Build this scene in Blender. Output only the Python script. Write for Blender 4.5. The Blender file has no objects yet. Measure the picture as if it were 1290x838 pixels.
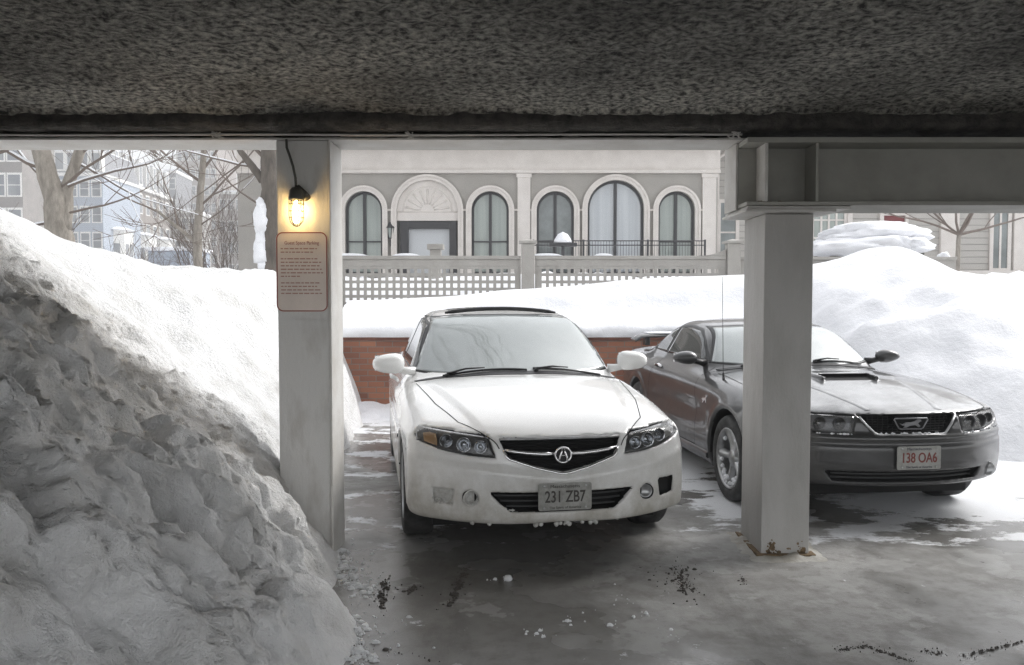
import bpy, math, random
import numpy as np
from mathutils import Vector, Matrix, noise as mnoise
R = math.radians
scene = bpy.context.scene
col = scene.collection

# ------------------------------------------------------------------ camera, light, exposure
F_PX, CAM_H, PITCH = 1050.0, 1.54, 0.042
cam_d = bpy.data.cameras.new('camera'); cam = bpy.data.objects.new('camera', cam_d); col.objects.link(cam)
cam.location = (0, 0, CAM_H); cam.rotation_euler = (math.pi/2 - PITCH, 0, 0)
cam_d.sensor_width = 36; cam_d.lens = 36*F_PX/1290; cam_d.clip_start = .05; cam_d.clip_end = 1500
scene.camera = cam
SUN_EL, SUN_ROT = R(40), R(64)
w = bpy.data.worlds.new('World'); scene.world = w; w.use_nodes = True
nt = w.node_tree; bg = nt.nodes['Background']
sky = nt.nodes.new('ShaderNodeTexSky'); sky.sky_type = 'NISHITA'; sky.sun_disc = False
sky.sun_elevation = SUN_EL; sky.sun_rotation = SUN_ROT; sky.air_density = 1.0; sky.dust_density = 1.6; sky.ozone_density = .6
hs = nt.nodes.new('ShaderNodeHueSaturation'); hs.inputs['Saturation'].default_value = .10; hs.inputs['Value'].default_value = 1.0
nt.links.new(sky.outputs[0], hs.inputs['Color']); nt.links.new(hs.outputs[0], bg.inputs[0]); bg.inputs[1].default_value = .15
sd = bpy.data.lights.new('sun', 'SUN'); sd.energy = .85; sd.angle = R(26); sd.color = (1, .98, .95)
so = bpy.data.objects.new('sun', sd); col.objects.link(so)
# NISHITA: rotation 0 puts the sun at +Y, positive turns towards +X
sdir = Vector((math.sin(SUN_ROT)*math.cos(SUN_EL), math.cos(SUN_ROT)*math.cos(SUN_EL), math.sin(SUN_EL)))
so.rotation_euler = sdir.to_track_quat('Z', 'Y').to_euler()
scene.view_settings.view_transform = 'Standard'; scene.view_settings.look = 'None'
scene.view_settings.gamma = 1; scene.view_settings.use_curve_mapping = False
scene.view_settings.exposure = 1.60
scene.render.engine = 'CYCLES'; scene.cycles.max_bounces = 8; scene.cycles.diffuse_bounces = 5
scene.cycles.use_denoising = True; scene.cycles.denoising_prefilter = 'NONE'

# ------------------------------------------------------------------ helpers
def P(u, v, Y):
    """point seen at photo pixel (u,v) at distance Y: used once to size things that stand at Y"""
    s = -(v-419)/F_PX; c, sn = math.cos(PITCH), math.sin(PITCH)
    k = Y/(c+s*sn)
    return Vector((k*(u-645)/F_PX, Y, CAM_H+k*(s*c-sn)))

def mat(name, c1, rough=.6, metal=0, c2=None, scale=8, detail=5, bump=0, bscale=None, coat=0, spec=.5, stretch=(1,1,1),
        ramp=(.35,.65), emit=None, rough2=None, ior=None, bdist=.02):
    m = bpy.data.materials.new(name); m.use_nodes = True
    n = m.node_tree; b = n.nodes['Principled BSDF']; L = n.links.new
    b.inputs['Base Color'].default_value = (*c1, 1); b.inputs['Roughness'].default_value = rough
    b.inputs['Metallic'].default_value = metal; b.inputs['Coat Weight'].default_value = coat
    b.inputs['Specular IOR Level'].default_value = spec; b.inputs['Coat Roughness'].default_value = .05
    if ior: b.inputs['IOR'].default_value = ior
    if emit: b.inputs['Emission Color'].default_value = (*emit[0], 1); b.inputs['Emission Strength'].default_value = emit[1]
    if c2 or bump or rough2 is not None:
        tc = n.nodes.new('ShaderNodeTexCoord'); mp = n.nodes.new('ShaderNodeMapping'); mp.inputs['Scale'].default_value = stretch
        L(tc.outputs['Object'], mp.inputs[0])
    if c2 or rough2 is not None:
        t = n.nodes.new('ShaderNodeTexNoise'); t.inputs['Scale'].default_value = scale; t.inputs['Detail'].default_value = detail
        t.inputs['Roughness'].default_value = .6
        L(mp.outputs[0], t.inputs['Vector'])
        r = n.nodes.new('ShaderNodeMapRange'); r.inputs[1].default_value = ramp[0]; r.inputs[2].default_value = ramp[1]
        L(t.outputs[0], r.inputs[0])
        if c2:
            x = n.nodes.new('ShaderNodeMix'); x.data_type = 'RGBA'; x.inputs[6].default_value = (*c1, 1); x.inputs[7].default_value = (*c2, 1)
            L(r.outputs[0], x.inputs[0]); L(x.outputs[2], b.inputs['Base Color'])
        if rough2 is not None:
            q = n.nodes.new('ShaderNodeMapRange'); q.inputs[3].default_value = rough; q.inputs[4].default_value = rough2
            L(r.outputs[0], q.inputs[0]); L(q.outputs[0], b.inputs['Roughness'])
    if bump:
        t2 = n.nodes.new('ShaderNodeTexNoise'); t2.inputs['Scale'].default_value = bscale or scale*3; t2.inputs['Detail'].default_value = 6
        t2.inputs['Roughness'].default_value = .65
        L(mp.outputs[0], t2.inputs['Vector'])
        bp = n.nodes.new('ShaderNodeBump'); bp.inputs['Strength'].default_value = bump; bp.inputs['Distance'].default_value = bdist
        L(t2.outputs[0], bp.inputs['Height']); L(bp.outputs[0], b.inputs['Normal'])
    return m

def tag(o, label=None, cat=None, group=None, kind=None):
    for k, v in (('label', label), ('category', cat), ('group', group), ('kind', kind)):
        if v: o[k] = v
    return o
def empty(name, loc=(0,0,0), rz=0, **kw):
    o = bpy.data.objects.new(name, None); o.empty_display_size = .2; col.objects.link(o)
    o.location = loc; o.rotation_euler = (0, 0, rz); return tag(o, **kw)
class MB:
    """collects shapes, then links them as one mesh"""
    def __init__(s): s.v = []; s.f = []; s.mi = []; s.cur = 0
    def add(s, vs, fs):
        o = len(s.v); s.v += [tuple(p) for p in vs]; s.f += [[i+o for i in f] for f in fs]; s.mi += [s.cur]*len(fs); return s
    def box(s, x0, x1, y0, y1, z0, z1, M=None):
        vs = [Vector((x, y, z)) for x in (x0, x1) for y in (y0, y1) for z in (z0, z1)]
        if M is not None: vs = [M @ q for q in vs]
        return s.add(vs, [(0,1,3,2),(4,6,7,5),(0,4,5,1),(2,3,7,6),(0,2,6,4),(1,5,7,3)])
    def tube(s, pts, rad, n=8, cap=True):
        pts = [Vector(p) for p in pts]; k = len(pts); rad = rad if isinstance(rad, (list, tuple)) else [rad]*k
        vs = []; up = Vector((.137, .21, .97)); last = None
        for i, p in enumerate(pts):
            t = (pts[min(i+1, k-1)]-pts[max(i-1, 0)]).normalized()
            a = (last - t*last.dot(t)) if last is not None else up.cross(t)
            if a.length < 1e-5: a = Vector((1, 0, 0)).cross(t)
            a.normalize(); last = a; b = t.cross(a)
            for j in range(n):
                q = 2*math.pi*j/n; vs.append(p + (a*math.cos(q)+b*math.sin(q))*rad[i])
        fs = [(i*n+j, i*n+(j+1) % n, (i+1)*n+(j+1) % n, (i+1)*n+j) for i in range(k-1) for j in range(n)]
        if cap: fs += [tuple(range(n))[::-1], tuple(range((k-1)*n, k*n))]
        return s.add(vs, fs)
    def lathe(s, prof, n=32, M=None):
        """prof: (r, h) revolved around local Z"""
        vs = [Vector((r*math.cos(2*math.pi*j/n), r*math.sin(2*math.pi*j/n), h)) for r, h in prof for j in range(n)]
        if M is not None: vs = [M @ q for q in vs]
        return s.add(vs, [(i*n+j, i*n+(j+1) % n, (i+1)*n+(j+1) % n, (i+1)*n+j) for i in range(len(prof)-1) for j in range(n)])
    def build(s, name, m, parent=None, smooth=False, bevel=0, **kw):
        me = bpy.data.meshes.new(name); me.from_pydata(s.v, [], s.f)
        ms = m if isinstance(m, (list, tuple)) else [m]
        for x in ms: me.materials.append(x)
        if len(ms) > 1: me.polygons.foreach_set('material_index', s.mi)
        me.validate(); me.update()
        import bmesh
        b = bmesh.new(); b.from_mesh(me); bmesh.ops.recalc_face_normals(b, faces=b.faces); b.to_mesh(me); b.free()
        if smooth: me.shade_smooth()
        o = bpy.data.objects.new(name, me); col.objects.link(o)
        if parent: o.parent = parent
        if bevel:
            q = o.modifiers.new('bevel', 'BEVEL'); q.width = bevel; q.segments = 2; q.limit_method = 'ANGLE'
        return tag(o, **kw)
def plate(name, outer, holes, y0, y1, m, parent=None, M=None, bevel=0, **kw):
    """flat plate in the XZ plane with holes, from y0 (front) to y1"""
    c = bpy.data.curves.new(name, 'CURVE'); c.dimensions = '2D'; c.fill_mode = 'BOTH'; c.extrude = abs(y1-y0)/2
    for lp in [outer]+list(holes):
        s = c.splines.new('POLY'); s.points.add(len(lp)-1); s.use_cyclic_u = True
        for i, (x, z) in enumerate(lp): s.points[i].co = (x, z, 0, 1)
    t = bpy.data.objects.new(name, c); me = bpy.data.meshes.new_from_object(t)
    bpy.data.objects.remove(t); bpy.data.curves.remove(c)
    T = Matrix.Translation((0, (y0+y1)/2, 0)) @ Matrix.Rotation(math.pi/2, 4, 'X')
    me.transform((M @ T) if M is not None else T); me.name = name
    me.materials.clear(); me.materials.append(m); me.update()
    o = bpy.data.objects.new(name, me); col.objects.link(o)
    if parent: o.parent = parent
    return tag(o, **kw)
def text(name, s, size, m, M, parent=None, extrude=.001, align='CENTER', xs=1, bold=0, **kw):
    c = bpy.data.curves.new(name, 'FONT'); c.body = s; c.size = size; c.extrude = extrude; c.align_x = align; c.align_y = 'CENTER'; c.offset = bold
    t = bpy.data.objects.new(name, c); me = bpy.data.meshes.new_from_object(t)
    bpy.data.objects.remove(t); bpy.data.curves.remove(c); me.name = name
    me.transform(M @ Matrix.Rotation(math.pi/2, 4, 'X') @ Matrix.Diagonal((xs, 1, 1, 1)))
    me.materials.clear(); me.materials.append(m)
    o = bpy.data.objects.new(name, me); col.objects.link(o)
    if parent: o.parent = parent
    return tag(o, **kw)
def copy_tree(o, parent=None):
    c = o.copy(); col.objects.link(c); c.parent = parent
    for ch in list(o.children): copy_tree(ch, c)
    return c
def lerp(pts, x):
    xs = [p[0] for p in pts]; return np.interp(x, xs, [p[1] for p in pts])
def sm(pts, x):
    """smooth (monotone cubic) interpolation through the points"""
    xs = np.array([p[0] for p in pts], float); ys = np.array([p[1] for p in pts], float)
    d = np.diff(ys)/np.diff(xs); m = np.zeros(len(xs)); m[0] = d[0]; m[-1] = d[-1]
    for i in range(1, len(xs)-1):
        m[i] = 0 if d[i-1]*d[i] <= 0 else 2*d[i-1]*d[i]/(d[i-1]+d[i])
    x = np.clip(x, xs[0], xs[-1]); i = np.clip(np.searchsorted(xs, x)-1, 0, len(xs)-2)
    h = xs[i+1]-xs[i]; t = (x-xs[i])/h
    return (2*t**3-3*t**2+1)*ys[i]+(t**3-2*t**2+t)*h*m[i]+(-2*t**3+3*t**2)*ys[i+1]+(t**3-t**2)*h*m[i+1]
def fbm(x, y, z=0, o=4, s=1.0):
    return mnoise.fractal(Vector((x*s, y*s, z*s)), 1.0, 2.0, o)
def hfield(name, xs, ys, H, m, parent=None, zcut=None, **kw):
    """height field; H(x,y)->z, or (x,y,z) when it also pushes sideways"""
    vs = []
    for y in ys:
        for x in xs:
            r = H(x, y); vs.append(r if isinstance(r, tuple) else (x, y, r))
    n = len(xs); fs = []
    for j in range(len(ys)-1):
        for i in range(n-1):
            q = (j*n+i, j*n+i+1, (j+1)*n+i+1, (j+1)*n+i)
            if zcut is not None and max(vs[k][2] for k in q) < zcut: continue
            fs.append(q)
    used = sorted({k for f in fs for k in f}); mp = {k: i for i, k in enumerate(used)}
    me = bpy.data.meshes.new(name); me.from_pydata([vs[k] for k in used], [], [[mp[k] for k in f] for f in fs])
    me.materials.append(m); me.shade_smooth()
    o = bpy.data.objects.new(name, me); col.objects.link(o)
    if parent: o.parent = parent
    return tag(o, **kw)

# ------------------------------------------------------------------ materials
M = {}
M['white_steel'] = mat('white painted steel', (.62,.61,.59), .5, c2=(.52,.50,.47), scale=5, bump=.15, bscale=40)
M['grey_steel'] = mat('painted steel', (.62,.615,.60), .5, c2=(.42,.40,.37), scale=5, detail=12, ramp=(.52,.80), bump=.25, bscale=26, stretch=(1.6,1.6,.5))
M['rust'] = mat('rust stain', (.22,.15,.08), .85, c2=(.10,.07,.04), scale=40)
M['black'] = mat('black plastic', (.012,.012,.013), .45)
M['rubber'] = mat('rubber', (.018,.018,.018), .75, c2=(.06,.06,.06), scale=15, bump=.2, bscale=60)
M['dark'] = mat('dark cavity', (.01,.01,.01), .9)
M['chrome'] = mat('chrome', (.85,.85,.86), .12, 1)
M['satin'] = mat('satin alloy', (.50,.51,.52), .35, .8, c2=(.34,.34,.34), scale=9)
M['snow'] = mat('snow', (.86,.87,.90), .65, c2=(.80,.81,.84), scale=3, bump=.5, bscale=22, bdist=.02)

# ------------------------------------------------------------------ cars: a signed field per body, meshed with surface nets
def smax(a, b, k): h = np.maximum(k-np.abs(a-b), 0)/k; return np.maximum(a, b)+h*h*k*.25
def smin(a, b, k): return -smax(-a, -b, k)
def poly_sdf(px, pz, poly):
    d = np.full(np.shape(px), 1e9, np.float32); sgn = np.ones(np.shape(px), np.float32); n = len(poly)
    for i in range(n):
        ax, az = poly[i]; bx, bz = poly[i-1]; ex, ez = bx-ax, bz-az; wx, wz = px-ax, pz-az
        t = np.clip((wx*ex+wz*ez)/(ex*ex+ez*ez), 0, 1); d = np.minimum(d, (wx-ex*t)**2+(wz-ez*t)**2)
        c1 = pz >= az; c2 = pz < bz; c3 = ex*wz > ez*wx
        sgn = np.where((c1 & c2 & c3) | (~c1 & ~c2 & ~c3), -sgn, sgn)
    return np.sqrt(d)*sgn
def surface_nets(fn, lo, hi, h):
    ax = [np.arange(lo[i], hi[i]+h, h, dtype=np.float32) for i in range(3)]
    X, Y, Z = ax[0][:, None, None], ax[1][None, :, None], ax[2][None, None, :]
    V = np.broadcast_to(fn(X, Y, Z), (len(ax[0]), len(ax[1]), len(ax[2]))).astype(np.float32)
    S = V < 0
    nx, ny, nz = V.shape
    cor = [(i, j, k) for i in (0, 1) for j in (0, 1) for k in (0, 1)]
    cnt = sum(S[i:nx-1+i, j:ny-1+j, k:nz-1+k].astype(np.int8) for i, j, k in cor)
    act = (cnt > 0) & (cnt < 8); idx = np.argwhere(act); ids = -np.ones(act.shape, np.int64); ids[act] = np.arange(len(idx))
    acc = np.zeros((len(idx), 3)); num = np.zeros(len(idx))
    for a in range(8):
        for b in range(a+1, 8):
            ca, cb = np.array(cor[a]), np.array(cor[b])
            if np.abs(ca-cb).sum() != 1: continue
            va = V[tuple((idx+ca).T)]; vb = V[tuple((idx+cb).T)]; m = (va < 0) != (vb < 0)
            t = np.where(m, va/np.where(m, va-vb, 1), 0)
            acc[m] += (ca+(cb-ca)*t[:, None])[m]; num[m] += 1
    P_ = np.array(lo)+(idx+acc/num[:, None])*h
    quads = []
    for axis in range(3):
        sl0 = [slice(None)]*3; sl1 = [slice(None)]*3; sl0[axis] = slice(0, -1); sl1[axis] = slice(1, None)
        d = S[tuple(sl0)] != S[tuple(sl1)]; e = np.argwhere(d)
        o1, o2 = [(1, 2), (2, 0), (0, 1)][axis]
        e = e[(e[:, o1] > 0) & (e[:, o2] > 0) & (e[:, o1] < V.shape[o1]-1) & (e[:, o2] < V.shape[o2]-1)]
        u = np.zeros(3, int); v = np.zeros(3, int); u[o1] = 1; v[o2] = 1
        q = np.stack([ids[tuple((e-u-v).T)], ids[tuple((e-v).T)], ids[tuple(e.T)], ids[tuple((e-u).T)]], 1)
        inside = S[tuple(e.T)]; q[~inside] = q[~inside][:, ::-1]; quads.append(q)
    return P_, np.concatenate(quads)
def grad(fn, p, e=.003):
    g = np.stack([fn(p[:, 0]+(e if i == 0 else 0), p[:, 1]+(e if i == 1 else 0), p[:, 2]+(e if i == 2 else 0)) -
                  fn(p[:, 0]-(e if i == 0 else 0), p[:, 1]-(e if i == 1 else 0), p[:, 2]-(e if i == 2 else 0)) for i in range(3)], 1)/(2*e)
    return g
def project(fn, p, it=4, mx=.01):
    for _ in range(it):
        v = fn(p[:, 0], p[:, 1], p[:, 2]); g = grad(fn, p); s = (g*g).sum(1)+1e-6
        st = -(v/s)[:, None]*g; l = np.linalg.norm(st, axis=1, keepdims=True)
        p = p+st*np.minimum(1, mx/np.maximum(l, 1e-9))
    return p
DIRS = {'front': (1, 1), 'left': (0, 1), 'right': (0, -1), 'top': (2, -1), 'rear': (1, -1)}
def drop(fn, view, a, b, start=None):
    """shoot parallel rays: front (x,z) along +y, left (y,z) along +x, right (y,z) along -x, top (x,y) down; returns points and normals"""
    ax, sg = DIRS[view]; a = np.asarray(a, float).ravel(); b = np.asarray(b, float).ravel()
    s0 = start if start is not None else {'front': -.2, 'left': -1.25, 'right': 1.25, 'top': 1.7, 'rear': 5}[view]
    def pt(t):
        c = s0+sg*t
        return {'front': (a, c, b), 'rear': (a, c, b), 'left': (c, a, b), 'right': (c, a, b), 'top': (a, b, c)}[view]
    t = np.zeros(len(a)); done = np.zeros(len(a), bool); step = .012
    for _ in range(260):
        done |= fn(*pt(t)) < 0
        if done.all(): break
        t = np.where(done, t, t+step)
    lo = t-step; hi = t
    for _ in range(12):
        mid = (lo+hi)/2; v = fn(*pt(mid)) < 0; hi = np.where(v, mid, hi); lo = np.where(v, lo, mid)
    p = np.stack([np.broadcast_to(q, a.shape) for q in pt(hi)], 1); n = grad(fn, p); n /= np.linalg.norm(n, axis=1, keepdims=True)+1e-9
    return p, n
def resample(pts, n):
    pts = np.array(pts, float); d = np.r_[0, np.cumsum(np.linalg.norm(np.diff(pts, axis=0), axis=1))]; t = np.linspace(0, d[-1], n)
    return np.stack([np.interp(t, d, pts[:, i]) for i in range(pts.shape[1])], 1)
def patch(fn, view, low, top, m, name, parent, nu=40, nv=16, off=.002, thick=.006, start=None, **kw):
    """a skin panel lying on the body between two curves drawn in the view's plane"""
    A = resample(low, nu); B = resample(top, nu); G = np.array([A+(B-A)*j/(nv-1) for j in range(nv)])
    p, n = drop(fn, view, G[..., 0], G[..., 1], start); p = p+n*off; q = p-n*thick
    mb = MB(); N = nu*nv
    fs = [(j*nu+i, j*nu+i+1, (j+1)*nu+i+1, (j+1)*nu+i) for j in range(nv-1) for i in range(nu-1)]
    rim = [i for i in range(nu)]+[j*nu+nu-1 for j in range(1, nv)]+[(nv-1)*nu+i for i in range(nu-2, -1, -1)]+[j*nu for j in range(nv-2, 0, -1)]
    fs += [(rim[k], rim[(k+1) % len(rim)], rim[(k+1) % len(rim)]+N, rim[k]+N) for k in range(len(rim))]
    mb.add([*p, *q], fs)
    o = mb.build(name, m, parent, smooth=True, **kw)
    for f in list(o.data.polygons)[(nv-1)*(nu-1):]: f.use_smooth = False
    return o
def strip(fn, view, pts, wd, m, name, parent, n=60, off=.0012, closed=False, thick=0, start=None, **kw):
    """a narrow band along a curve drawn on the body: seams, mouldings"""
    q = list(pts)+([pts[0]] if closed else []); C = resample(q, n); p, nn = drop(fn, view, C[:, 0], C[:, 1], start)
    t = np.gradient(p, axis=0); t /= np.linalg.norm(t, axis=1, keepdims=True)+1e-9; s = np.cross(nn, t); s /= np.linalg.norm(s, axis=1, keepdims=True)+1e-9
    o1 = p+nn*off; k = len(p)
    if thick:
        vs = [*(p-s*wd/2), *(p-s*wd*.35+nn*(off+thick)), *(p+s*wd*.35+nn*(off+thick)), *(p+s*wd/2)]; rows = 4
    else: vs = [*(o1-s*wd/2), *(o1+s*wd/2)]; rows = 2
    return MB().add(vs, [(r*k+i, r*k+i+1, (r+1)*k+i+1, (r+1)*k+i) for r in range(rows-1) for i in range(k-1)]).build(name, m, parent, smooth=bool(thick), **kw)

def body_mesh(fn, matfn, mats, name, parent, L, h=.0135):
    p, q = surface_nets(fn, (-1.02, -.06, .12), (1.02, L+.06, 1.52), h)
    p = project(fn, p, 3, h*.6)
    me = bpy.data.meshes.new(name); me.vertices.add(len(p)); me.vertices.foreach_set('co', p.astype(np.float32).ravel())
    me.loops.add(4*len(q)); me.loops.foreach_set('vertex_index', q.astype(np.int32).ravel())
    me.polygons.add(len(q)); me.polygons.foreach_set('loop_start', np.arange(0, 4*len(q), 4, dtype=np.int32)); me.polygons.foreach_set('loop_total', np.full(len(q), 4, np.int32))
    for m in mats: me.materials.append(m)
    c = p[q].mean(1); me.polygons.foreach_set('material_index', matfn(c[:, 0], c[:, 1], c[:, 2]).astype(np.int32))
    me.update(calc_edges=True); me.validate(); me.shade_smooth()
    o = bpy.data.objects.new(name, me); col.objects.link(o); o.parent = parent
    return o
def mirror(poly): return [(-x, z) for x, z in poly]

def wheel(parent, x, y, r, wd, side, spokes, rimm, turn=0, snowy=None, rr=.72):
    """thing > wheel (tyre, rim); side -1 = image-left flank"""
    Mw = Matrix.Translation((x, y, r)) @ Matrix.Rotation(turn, 4, 'Z') @ Matrix.Rotation(side*math.pi/2, 4, 'Y')
    hub = MB().lathe([(0, wd*.2), (.06, wd*.2), (.06, -wd*.4), (0, -wd*.4)], 20, Mw).build('wheel', M['dark'], parent)
    t = MB(); R0 = r*rr
    t.lathe([(R0, wd*.42), (R0+.012, wd*.47), (r*.86, wd*.5), (r*.95, wd*.46), (r*.99, wd*.38), (r, wd*.2), (r, -wd*.3), (r*.97, -wd*.42), (R0, -wd*.45), (R0, wd*.42)], 56, Mw)
    t.build('tyre', M['rubber'], hub, smooth=True)
    f = MB(); f.lathe([(R0*1.01, wd*.45), (R0*.99, wd*.47), (R0*.94, wd*.44), (R0*.92, wd*.30), (R0*.90, -wd*.3)], 56, Mw)
    f.lathe([(0, wd*.34), (.05, wd*.33), (.065, wd*.28), (.07, wd*.1)], 24, Mw)
    for k in range(spokes):
        a = 2*math.pi*k/spokes+.3; c, s = math.cos(a), math.sin(a)
        vs = []
        for rad, hw, hz in ((.045, .036, wd*.30), (R0*.5, .027, wd*.30), (R0*.93, .040, wd*.40)):
            for sx, dz in ((-1, -.035), (-.6, 0), (.6, 0), (1, -.035)):
                vs.append(Mw @ Vector((rad*c-sx*hw*s, rad*s+sx*hw*c, hz+dz)))
        f.add(vs, [(i*4+j, i*4+j+1, i*4+j+5, i*4+j+4) for i in (0, 1) for j in (0, 1, 2)])
    f.build('rim', rimm, hub, smooth=True)
    d = MB().lathe([(0, 0), (R0*.62, 0), (R0*.62, -.02), (0, -.02)], 32, Mw); d.build('brake_disc', M['satin'], hub)
    b = MB().lathe([(0, -.05), (R0*.9, -.05)], 32, Mw).build('wheel_backing', M['dark'], hub)
    if snowy:
        s_ = MB(); random.seed(3)
        for k in range(26):
            a = random.uniform(-2.6, -.5) if k < 16 else random.uniform(0, 6.28); rad = random.uniform(R0*.72, R0*.93); q = Mw @ Vector((0, 0, 0))
            up = Vector((q.x+side*wd*.34, q.y+rad*math.cos(a), r+rad*math.sin(a)))
            s_.lathe([(0, .02), (.014, .012), (.02, 0), (.012, -.01)], 7, Matrix.Translation(up) @ Matrix.Rotation(side*math.pi/2, 4, 'Y'))
        s_.build('stuck_snow', M['snow'], hub, smooth=True, kind='stuff')
    return hub

def reflector(parent, fn, x, z, r, dep, m, inner):
    p, n = drop(fn, 'front', [x], [z]); y = p[0][1]+dep
    Mw = Matrix.Translation((x, y, z)) @ Matrix.Rotation(math.pi/2, 4, 'X')
    MB().lathe([(r, .028), (r*.98, .03), (r*.9, .012), (r*.6, -.006), (r*.3, -.014), (0, -.015)], 24, Mw).build('reflector', m, parent, smooth=True)
    MB().lathe([(r*.42, -.01), (r*.40, .008), (r*.25, .02), (0, .025)], 16, Mw).build('bulb', inner, parent, smooth=True)

def emblem_ring(mb, c, r, t, wz=1, y=0, n=36):
    mb.tube([(c[0]+r*math.cos(2*math.pi*k/n), y, c[1]+r*wz*math.sin(2*math.pi*k/n)) for k in range(n+1)], t, 8, cap=False)

def licence_plate(root, fn, x, z, wd, hh, chars, cm, pm, dash, tilt=0, frame=None):
    p, n = drop(fn, 'front', [x], [z]); y = p[0][1]-.02
    T = Matrix.Translation((x, y, z)) @ Matrix.Rotation(tilt, 4, 'X')
    r = .012; q = []
    for cx, cz, a0 in ((wd/2-r, hh/2-r, 0), (-wd/2+r, hh/2-r, 90), (-wd/2+r, -hh/2+r, 180), (wd/2-r, -hh/2+r, 270)):
        q += [(cx+r*math.cos(R(a0+t)), cz+r*math.sin(R(a0+t))) for t in (0, 30, 60, 90)]
    pl = plate('licence_plate', q, [], -.002, .002, pm, root, M=T)
    if frame: 
        q2 = [(a*1.045, b*1.09) for a, b in q]; plate('plate_frame', q2, [[(a*.97, b*.95) for a, b in q]], -.005, .004, frame, pl, M=T)
    MB().box(-wd*.4, wd*.4, .003, .06, -hh*.4, hh*.4, T).build('plate_bracket', M['black'], pl)
    text('plate_number', chars, hh*.60, cm, T @ Matrix.Translation((0, -.0035, -.002)), pl, xs=wd*.88/(hh*.60*len(chars)*.575), bold=.0012)
    text('plate_state', 'Massachusetts', hh*.17, dash, T @ Matrix.Translation((0, -.003, hh*.385)), pl, xs=1.15)
    text('plate_motto', 'The Spirit of America', hh*.12, dash, T @ Matrix.Translation((0, -.003, -hh*.40)), pl, xs=1.15)
    for sx in (-1, 1):
        for sz in (-1, 1): MB().lathe([(0, .006), (.005, .005), (.006, 0)], 10, T @ Matrix.Translation((sx*wd*.39, -.003, sz*hh*.40)) @ Matrix.Rotation(math.pi/2, 4, 'X')).build('plate_bolt', M['satin'], pl)
    return pl

def paint(name, c, rough, metal, dirt, coat=1.0, flake=None):
    """car paint with road film that thickens towards the sills"""
    m = mat(name, c, rough, metal, coat=coat); n = m.node_tree; b = n.nodes['Principled BSDF']; L = n.links.new
    tc = n.nodes.new('ShaderNodeTexCoord'); sx = n.nodes.new('ShaderNodeSeparateXYZ'); L(tc.outputs['Object'], sx.inputs[0])
    h = n.nodes.new('ShaderNodeMapRange'); h.inputs[1].default_value = .95; h.inputs[2].default_value = .2; h.inputs[3].default_value = 0; h.inputs[4].default_value = 1; L(sx.outputs[2], h.inputs[0])
    t = n.nodes.new('ShaderNodeTexNoise'); t.inputs['Scale'].default_value = 4; t.inputs['Detail'].default_value = 8; t.inputs['Roughness'].default_value = .7; L(tc.outputs['Object'], t.inputs['Vector'])
    mu = n.nodes.new('ShaderNodeMath'); mu.operation = 'MULTIPLY'; L(h.outputs[0], mu.inputs[0]); L(t.outputs[0], mu.inputs[1])
    x = n.nodes.new('ShaderNodeMix'); x.data_type = 'RGBA'; x.inputs[6].default_value = (*c, 1); x.inputs[7].default_value = (*dirt[0], 1)
    k = n.nodes.new('ShaderNodeMapRange'); k.inputs[1].default_value = dirt[1]; k.inputs[2].default_value = dirt[2]; L(mu.outputs[0], k.inputs[0])
    L(k.outputs[0], x.inputs[0]); L(x.outputs[2], b.inputs['Base Color'])
    r = n.nodes.new('ShaderNodeMapRange'); r.inputs[3].default_value = rough; r.inputs[4].default_value = .7; L(k.outputs[0], r.inputs[0]); L(r.outputs[0], b.inputs['Roughness'])
    cr = n.nodes.new('ShaderNodeMapRange'); cr.inputs[3].default_value = coat; cr.inputs[4].default_value = 0; L(k.outputs[0], cr.inputs[0]); L(cr.outputs[0], b.inputs['Coat Weight'])
    return m, x, tc
def lens_mat(name, tint, t=.85):
    m = bpy.data.materials.new(name); m.use_nodes = True; n = m.node_tree; L = n.links.new; n.nodes.remove(n.nodes['Principled BSDF'])
    tr = n.nodes.new('ShaderNodeBsdfTransparent'); tr.inputs[0].default_value = (*tint, 1); gl = n.nodes.new('ShaderNodeBsdfGlossy'); gl.inputs['Roughness'].default_value = .06
    fr = n.nodes.new('ShaderNodeFresnel'); fr.inputs[0].default_value = 1.5; mx = n.nodes.new('ShaderNodeMixShader')
    L(fr.outputs[0], mx.inputs[0]); L(tr.outputs[0], mx.inputs[1]); L(gl.outputs[0], mx.inputs[2])
    df = n.nodes.new('ShaderNodeBsdfDiffuse'); df.inputs[0].default_value = (.5, .5, .48, 1); m2 = n.nodes.new('ShaderNodeMixShader'); m2.inputs[0].default_value = 1-t
    L(mx.outputs[0], m2.inputs[1]); L(df.outputs[0], m2.inputs[2]); L(m2.outputs[0], n.nodes['Material Output'].inputs[0])
    return m
M['glass'] = mat('car glass with road film', (.28,.305,.305), .02, ior=2.0, c2=(.37,.40,.40), scale=1.6, ramp=(.35, .8), rough2=.04)
M['side_glass'] = mat('dark side glass', (.03,.035,.035), .03, ior=1.7)
M['lens'] = lens_mat('clear lamp lens', (.92,.93,.94), .93)
M['reflector'] = mat('lamp reflector', (.55,.56,.58), .16, 1)
M['lampdark'] = mat('lamp housing', (.10,.10,.105), .3, .6)
M['amber'] = mat('amber lens', (.60,.36,.17), .25)
M['platew'] = mat('plate enamel', (.42,.42,.40), .5, c2=(.30,.30,.28), scale=14)
M['plate_grime'] = mat('grimy plate enamel', (.36,.36,.34), .6, c2=(.22,.22,.20), scale=18)
M['plate_dark'] = mat('dark plate lettering', (.05,.045,.04), .6)
M['plate_red'] = mat('red plate lettering', (.22,.055,.045), .6)
M['plate_blue'] = mat('plate small lettering', (.08,.08,.10), .6)
M['grime'] = mat('caked snow and salt', (.62,.62,.60), .85, c2=(.40,.39,.36), scale=25, bump=.6, bscale=60)

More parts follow.
